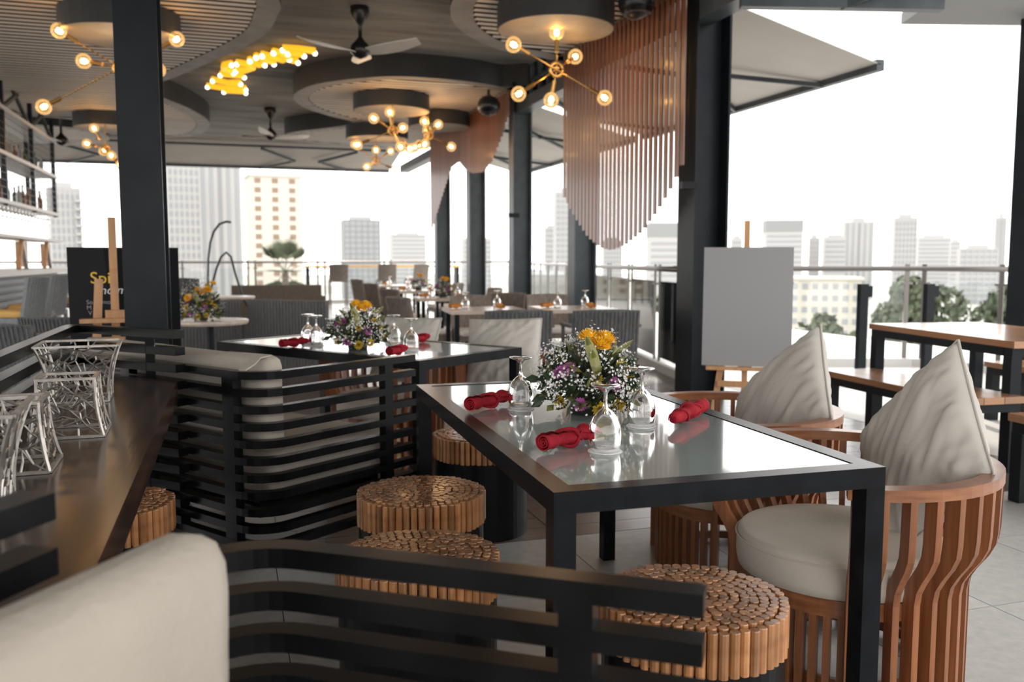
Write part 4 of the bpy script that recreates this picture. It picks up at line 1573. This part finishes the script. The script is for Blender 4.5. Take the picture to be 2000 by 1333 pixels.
MB().lathe([(.001, 0), (.45, 0), (.45, .03), (.001, .03)], 28).build('foot', 'speaker', t)

# ================================================================ BAR (left)
bar = thing('bar_counter', 'long bar counter with pale top at the far left', 'bar', (-3.0, 13.0, 0))
MB().box(-.45, .45, -3.2, 3.2, 1.03, 1.10).build('counter_top', 'shelfwhite', bar)
MB().box(-.35, .28, -3.1, 3.1, 0, 1.03).build('body', 'column', bar)
for k in range(10):
    bxo('front_slat', 'greysteel', bar, .285, .31, -3.1, 3.1, .12 + .09 * k, .17 + .09 * k)
fr = thing('bar_rack', 'tall steel bottle rack with trussed top hanging over the bar', 'rack', (-3.0, 14.3, 0))
for yy in (-2.6, -.9, .9, 2.6):
    for xx in (-.25, .15):
        MB().box(xx - .03, xx + .03, yy - .03, yy + .03, 1.96, 3.6).build('post', 'column', fr)
SH = (1.98, 2.62, 3.22)
for z in SH:
    MB().box(-.28, .20, -2.65, 2.65, z, z + .05).build('shelf', 'shelfwhite', fr)
for yy in (-2.6, -.9, .9):
    for xx in (-.25, .15):
        MB().bar((xx, yy, 3.24), (xx, yy + 1.75, 3.88), .045).build('truss_brace', 'greysteel', fr)
        MB().bar((xx, yy + 1.75, 3.24), (xx, yy, 3.88), .045).build('truss_brace', 'greysteel', fr)
for k in range(54):
    yy = -2.6 + 5.2 * k / 53
    bxo('mesh_wire', 'column', fr, .17, .176, yy - .003, yy + .003, 2.03, 3.22)
for k in range(12):
    bxo('mesh_wire', 'column', fr, .17, .176, -2.6, 2.6, 2.1 + .095 * k, 2.106 + .095 * k)
BOT = {}
for m in ('bottle_amber', 'bottle_green', 'bottle_clear'):
    BOT[m] = MB().lathe([(.001, 0), (.037, 0), (.038, .01), (.038, .17), (.03, .20), (.014, .23), (.013, .29), (.016, .29), (.016, .305), (.001, .305)], 14).mesh('bottle', m, True)
rb = random.Random(4)
ORD = 'first second third fourth fifth sixth seventh eighth ninth tenth eleventh twelfth thirteenth fourteenth fifteenth sixteenth seventeenth eighteenth nineteenth twentieth'.split()
names = ['amber', 'dark green', 'pale']
mats_ = ['bottle_amber', 'bottle_green', 'bottle_clear']
for si, z in enumerate(SH[:2]):
    for k in range(20):
        q = rb.randrange(3)
        yy = 13.3 + 3.4 * (k + .4 * rb.random()) / 20
        o = inst('bottle', BOT[mats_[q]], None, (-3.0 + rb.uniform(-.12, .03), yy, z + .0505), (0, 0, 0), (1, 1, .8 + .4 * rb.random()))
        tag(o, '%s bottle, %s from the near end of the %s bar rack shelf' % (names[q], ORD[k], ('lower', 'upper')[si]), 'bottle', '%s bottles on the %s rack shelf' % (names[q], ('lower', 'upper')[si]))
HG = MB().lathe([(r, z) for r, z in gp_out + gp_in], 14).mesh('hanging_glass', 'glass', True)
for k in range(16):
    o = inst('wine_glass', HG, None, (-2.93, 13.2 + 3.4 * k / 15, 1.98 - .1685), (0, 0, 0), (1, 1, 1))
    tag(o, 'clear stemmed glass hanging under the bar rack, %s from the near end' % ORD[k], 'glass', 'glasses hanging under the bar rack')
t = thing('service_shelf', 'pale service shelf on slanted wooden legs standing on the bar', 'shelf', (-2.95, 14.0, 1.1005))
MB().box(-.2, .25, -2.2, 2.6, .42, .46).build('shelf_board', 'shelfwhite', t)
for yy in (-1.6, .2, 2.0):
    MB().bar((.1, yy - .25, 0), (.1, yy, .42), .05).build('leg', 'easel', t)
    MB().bar((.1, yy + .25, 0), (.1, yy, .42), .05).build('leg', 'silver', t)
    MB().box(-.05, .0, yy + .3, yy + .9, .02, .40).build('wood_panel', 'barwood', t)
bc = wicker_chair('bar_chair', 'grey bar chair with ochre seat nearest the camera at the bar', 'barmesh', 'ochre', w=.42, h=1.08, arms=False, seat=.72, group='bar chairs with ochre seats')
bc.location = (-2.02, 9.5, 0)
bc.rotation_euler.z = R(75)
for (y, lab) in ((10.75, 'second'), (12.3, 'third'), (14.2, 'fourth')):
    dup(bc, (-2.05 + .02 * (y - 10), y, 0), R(75), 'grey bar chair with ochre seat, %s from the camera along the bar' % lab)

# ================================================================ CITY BEYOND
GZ = -14.0
gr = MB().box(-500, 700, -300, 900, GZ - 1, GZ).build('city_ground', 'ground')
tag(gr, 'hazy city ground far below the terrace', kind='structure')



def building(x, y, w, zt, style, label, dpt=None):
    rz = -math.atan2(x, y) + R(8)
    t = thing('tower' if style != 'low' else 'low_building', label, 'building', (x, y, GZ), rz, group='city buildings beyond the terrace')
    H = zt - GZ
    d = dpt or w * .8
    body = {'win': 'bldwarm', 'low': 'bldwarm', 'frame': 'bldgrey'}.get(style, 'bld')
    MB().box(-w / 2, w / 2, 0, d, 0, H).build('body', body, t)
    fl = 1.9 if style != 'low' else 1.55
    n = int(H / fl)
    z0 = max(0, n - 16)
    if style in ('win', 'low'):
        cols = 3 if style == 'win' else 7
        for k in range(z0, n):
            for c in range(cols):
                xx = -w / 2 + w * (c + .5) / cols
                ww = w / cols * (.22 if style == 'win' else .27)
                o = bxo('window', 'bldwinwarm' if style == 'win' else 'bldwin', t, xx - ww, xx + ww if style == 'low' else xx + ww * .6, -.06, .02, k * fl + .5, k * fl + fl * .80)
        MB().box(-w / 2 - .3, w / 2 + .3, -.3, d + .3, H, H + .35).build('parapet', body, t)
    elif style in ('grid', 'balc', 'frame'):
        g = MB()
        for k in range(z0, n):
            g.box(-w / 2 + .2, w / 2 - .2, -.05, 0, k * fl + .45, k * fl + fl - .25)
        tag(g.build('window_bands', 'bldwin', t), kind='stuff')
        g = MB()
        for c in range(7):
            xx = -w / 2 + w * c / 6
            g.box(xx - .16, xx + .16, -.25, 0, 0, H)
        if style == 'balc':
            for k in range(z0, n):
                g.box(w * .30, w * .62, -.9, .2, k * fl, k * fl + .5)
        tag(g.build('piers', 'bld' if style != 'frame' else 'bldgrey', t), kind='stuff')
        MB().box(-w * .28, w * .28, d * .2, d * .8, H, H + 1.3).build('roof_block', 'bld', t)
    elif style == 'band':
        MB().box(-w / 2 - .1, w / 2 + .1, -.15, d, H - 4.2, H - .2).build('dark_crown', 'bldgrey', t)
        for k in range(max(0, n - 9), n - 2):
            bxo('window_band', 'bldwin', t, -w / 2 + .4, w / 2 - .4, -.06, .02, k * fl + .6, k * fl + fl - .4)
    elif style == 'fins':
        for c in range(5):
            xx = -w / 2 + w * (c + .5) / 5
            bxo('fin', 'bldgrey' if c in (2,) else 'bldwin', t, xx - w * .045, xx + w * .045, -.12, .02, 1, H - .6)
        MB().box(-w * .2, w * .2, d * .2, d * .8, H, H + 1.6).build('roof_block', 'bld', t)
    else:
        g = MB()
        for k in range(z0, n):
            g.box(-w / 2 + .3, w / 2 - .3, -.04, 0, k * fl + .8, k * fl + fl - .3)
        tag(g.build('window_bands', 'bldwin', t), kind='stuff')
        MB().box(-w * .3, w * .3, d * .2, d * .7, H, H + .9).build('roof_block', 'bld', t)
    return t


for (x, y, w, zt, st, lab) in [
    (193.4, 276.9, 13.1, 15.8, 'band', 'broad pale tower with dark crown behind the blank board'),
    (240.0, 293.7, 11.1, 16.5, 'fins', 'pale twin-finned tower right of the blank board'),
    (217.5, 279.2, 7.7, 9.9, 'plain', 'lower grey block just left of the twin-finned tower'),
    (221.0, 247.0, 7.0, 15.7, 'grid', 'slim gridded tower standing alone in the right skyline'),
    (306.9, 324.5, 13.8, 11.7, 'plain', 'pale wide block right of the slim gridded tower'),
    (300.1, 305.4, 4.0, 9.2, 'plain', 'narrow pale block in the right skyline before the pink haze'),
    (244.5, 238.5, 11.4, 5.2, 'grid', 'low gridded block at the right end of the skyline'),
    (277.3, 260.7, 3.7, 17.2, 'fins', 'thin tower beside the right edge column'),
    (193.2, 308.1, 4.1, 10.0, 'plain', 'faint narrow block just left of the easel mast'),
    (222.7, 298.6, 3.7, 10.0, 'grid', 'faint narrow block between the two right towers'),
    (111.4, 282.9, 9.5, 24.5, 'grid', 'tall pale gridded tower left of the big slat screen'),
    (112.2, 302.7, 4.7, 13.0, 'plain', 'low pale block left of the tall gridded tower'),
    (124.5, 235.4, 11.4, 12.3, 'band', 'pale block right of the big slat screen'),
    (43.3, 303.8, 12.3, 14.9, 'frame', 'grey unfinished tower frame in the middle distance'),
    (78.0, 398.0, 15.7, 12.9, 'plain', 'faint pale block right of the unfinished tower'),
    (-9.8, 217.1, 6.9, 32.4, 'grid', 'tall white gridded tower just right of the black column'),
    (-2.0, 235.9, 10.3, 34.3, 'fins', 'tall white finned tower behind the hanging chair stand'),
    (9.3, 188.5, 10.4, 18.3, 'win', 'cream tower with brown windows behind the palm'),
    (-35.7, 224.0, 6.3, 17.7, 'balc', 'grey tower with stacked balconies behind the bar rack'),
    (94.3, 339.7, 11.3, 10.0, 'plain', 'faint block between the far window columns'),
    (158.4, 350.8, 7.8, 9.6, 'grid', 'faint gridded block below the big slat screen'),
    (75.0, 98.0, 9.0, -1.4, 'low', 'low cream apartment block with window rows behind the right railing')]:
    building(x, y, w, zt, st, lab)


def tree(x, y, ztop, r, label, seed, n=3000, leaf=.42):
    rr = random.Random(seed)
    t = thing('tree', label, 'tree', (x, y, GZ), group='trees beyond the railing')
    H = ztop - GZ
    MB().tube([(0, 0, 0), (.1, 0, H * .5), (0, 0, H - r)], [r * .09, r * .07, r * .04], 8).build('trunk', 'trunk', t)
    mb = MB()
    lobes = [(Vector((rr.uniform(-.55, .55) * r, rr.uniform(-.55, .55) * r, H - r * (.55 + .9 * rr.random()))), r * (.38 + .25 * rr.random())) for _ in range(9)]
    for k in range(n):
        c, q = lobes[rr.randrange(len(lobes))]
        v = Vector((rr.gauss(0, 1), rr.gauss(0, 1), rr.gauss(0, 1))).normalized()
        p = c + v * q * (.8 + .25 * rr.random())
        a = (v + Vector((rr.gauss(0, .5), rr.gauss(0, .5), rr.gauss(0, .5)))).normalized()
        s = a.orthogonal().normalized() * leaf
        u = a.cross(s)
        mb.add([p - s, p + u * .6, p + s, p - u * .6], [(0, 1, 2, 3)])
    tag(mb.build('crown', 'tree', t), kind='stuff')
    return t


tree(63.3, 68.9, .3, 4.0, 'large dark round tree behind the picnic table', 1)
tree(44.7, 59.0, -2.6, 2.6, 'small dark tree at the foot of the cream apartment block', 2, 900)
tree(39.6, 50.0, -3.6, 2.2, 'low tree left of the picnic table legs', 3, 800)
tree(37.3, 72.0, -1.2, 4.0, 'grey-green tree behind the railing posts by the near column', 4)
tree(92.0, 84.0, -1.5, 4.5, 'tree at the right end of the right railing', 5)
tree(55.4, 84.0, -1.0, 4.0, 'tree behind the short dark posts', 6)
tree(8.8, 60.4, -1.0, 3.0, 'shrubby tree below the far railing left of the dining tables', 7, 900)
tree(28.6, 53.7, -3.0, 3.5, 'tree low behind the railing by the second column', 8)

# fan palm
pt = thing('fan_palm', 'fan palm rising behind the far railing', 'palm', (2.6, 45.5, GZ))
MB().tube([(0, 0, 0), (.1, 0, 8), (0, 0, 14.6)], [.22, .18, .16], 10).build('trunk', 'trunk', pt)
rp = random.Random(9)
for k in range(13):
    a = 2 * PI * k / 13 + rp.uniform(-.1, .1)
    el = R(rp.choice([-30, 5, 25, 50, 75]))
    d = Vector((math.cos(a) * math.cos(el), math.sin(a) * math.cos(el), math.sin(el)))
    s = Vector((-math.sin(a), math.cos(a), 0))
    base = Vector((0, 0, 14.6))
    hub = base + d * .85
    mb = MB()
    mb.bar(base, hub, .03)
    for j in range(-7, 8):
        th = j * R(8)
        e = (d * math.cos(th) + s * math.sin(th))
        tip = hub + e * (1.05 - .02 * abs(j)) - Vector((0, 0, .04 * abs(j) / 7))
        sd = e.cross(d.cross(s)).normalized() * .06
        mid = hub.lerp(tip, .55)
        mb.add([hub, mid + sd, tip, mid - sd], [(0, 1, 2, 3)])
    mb.build('frond', 'tree', pt)
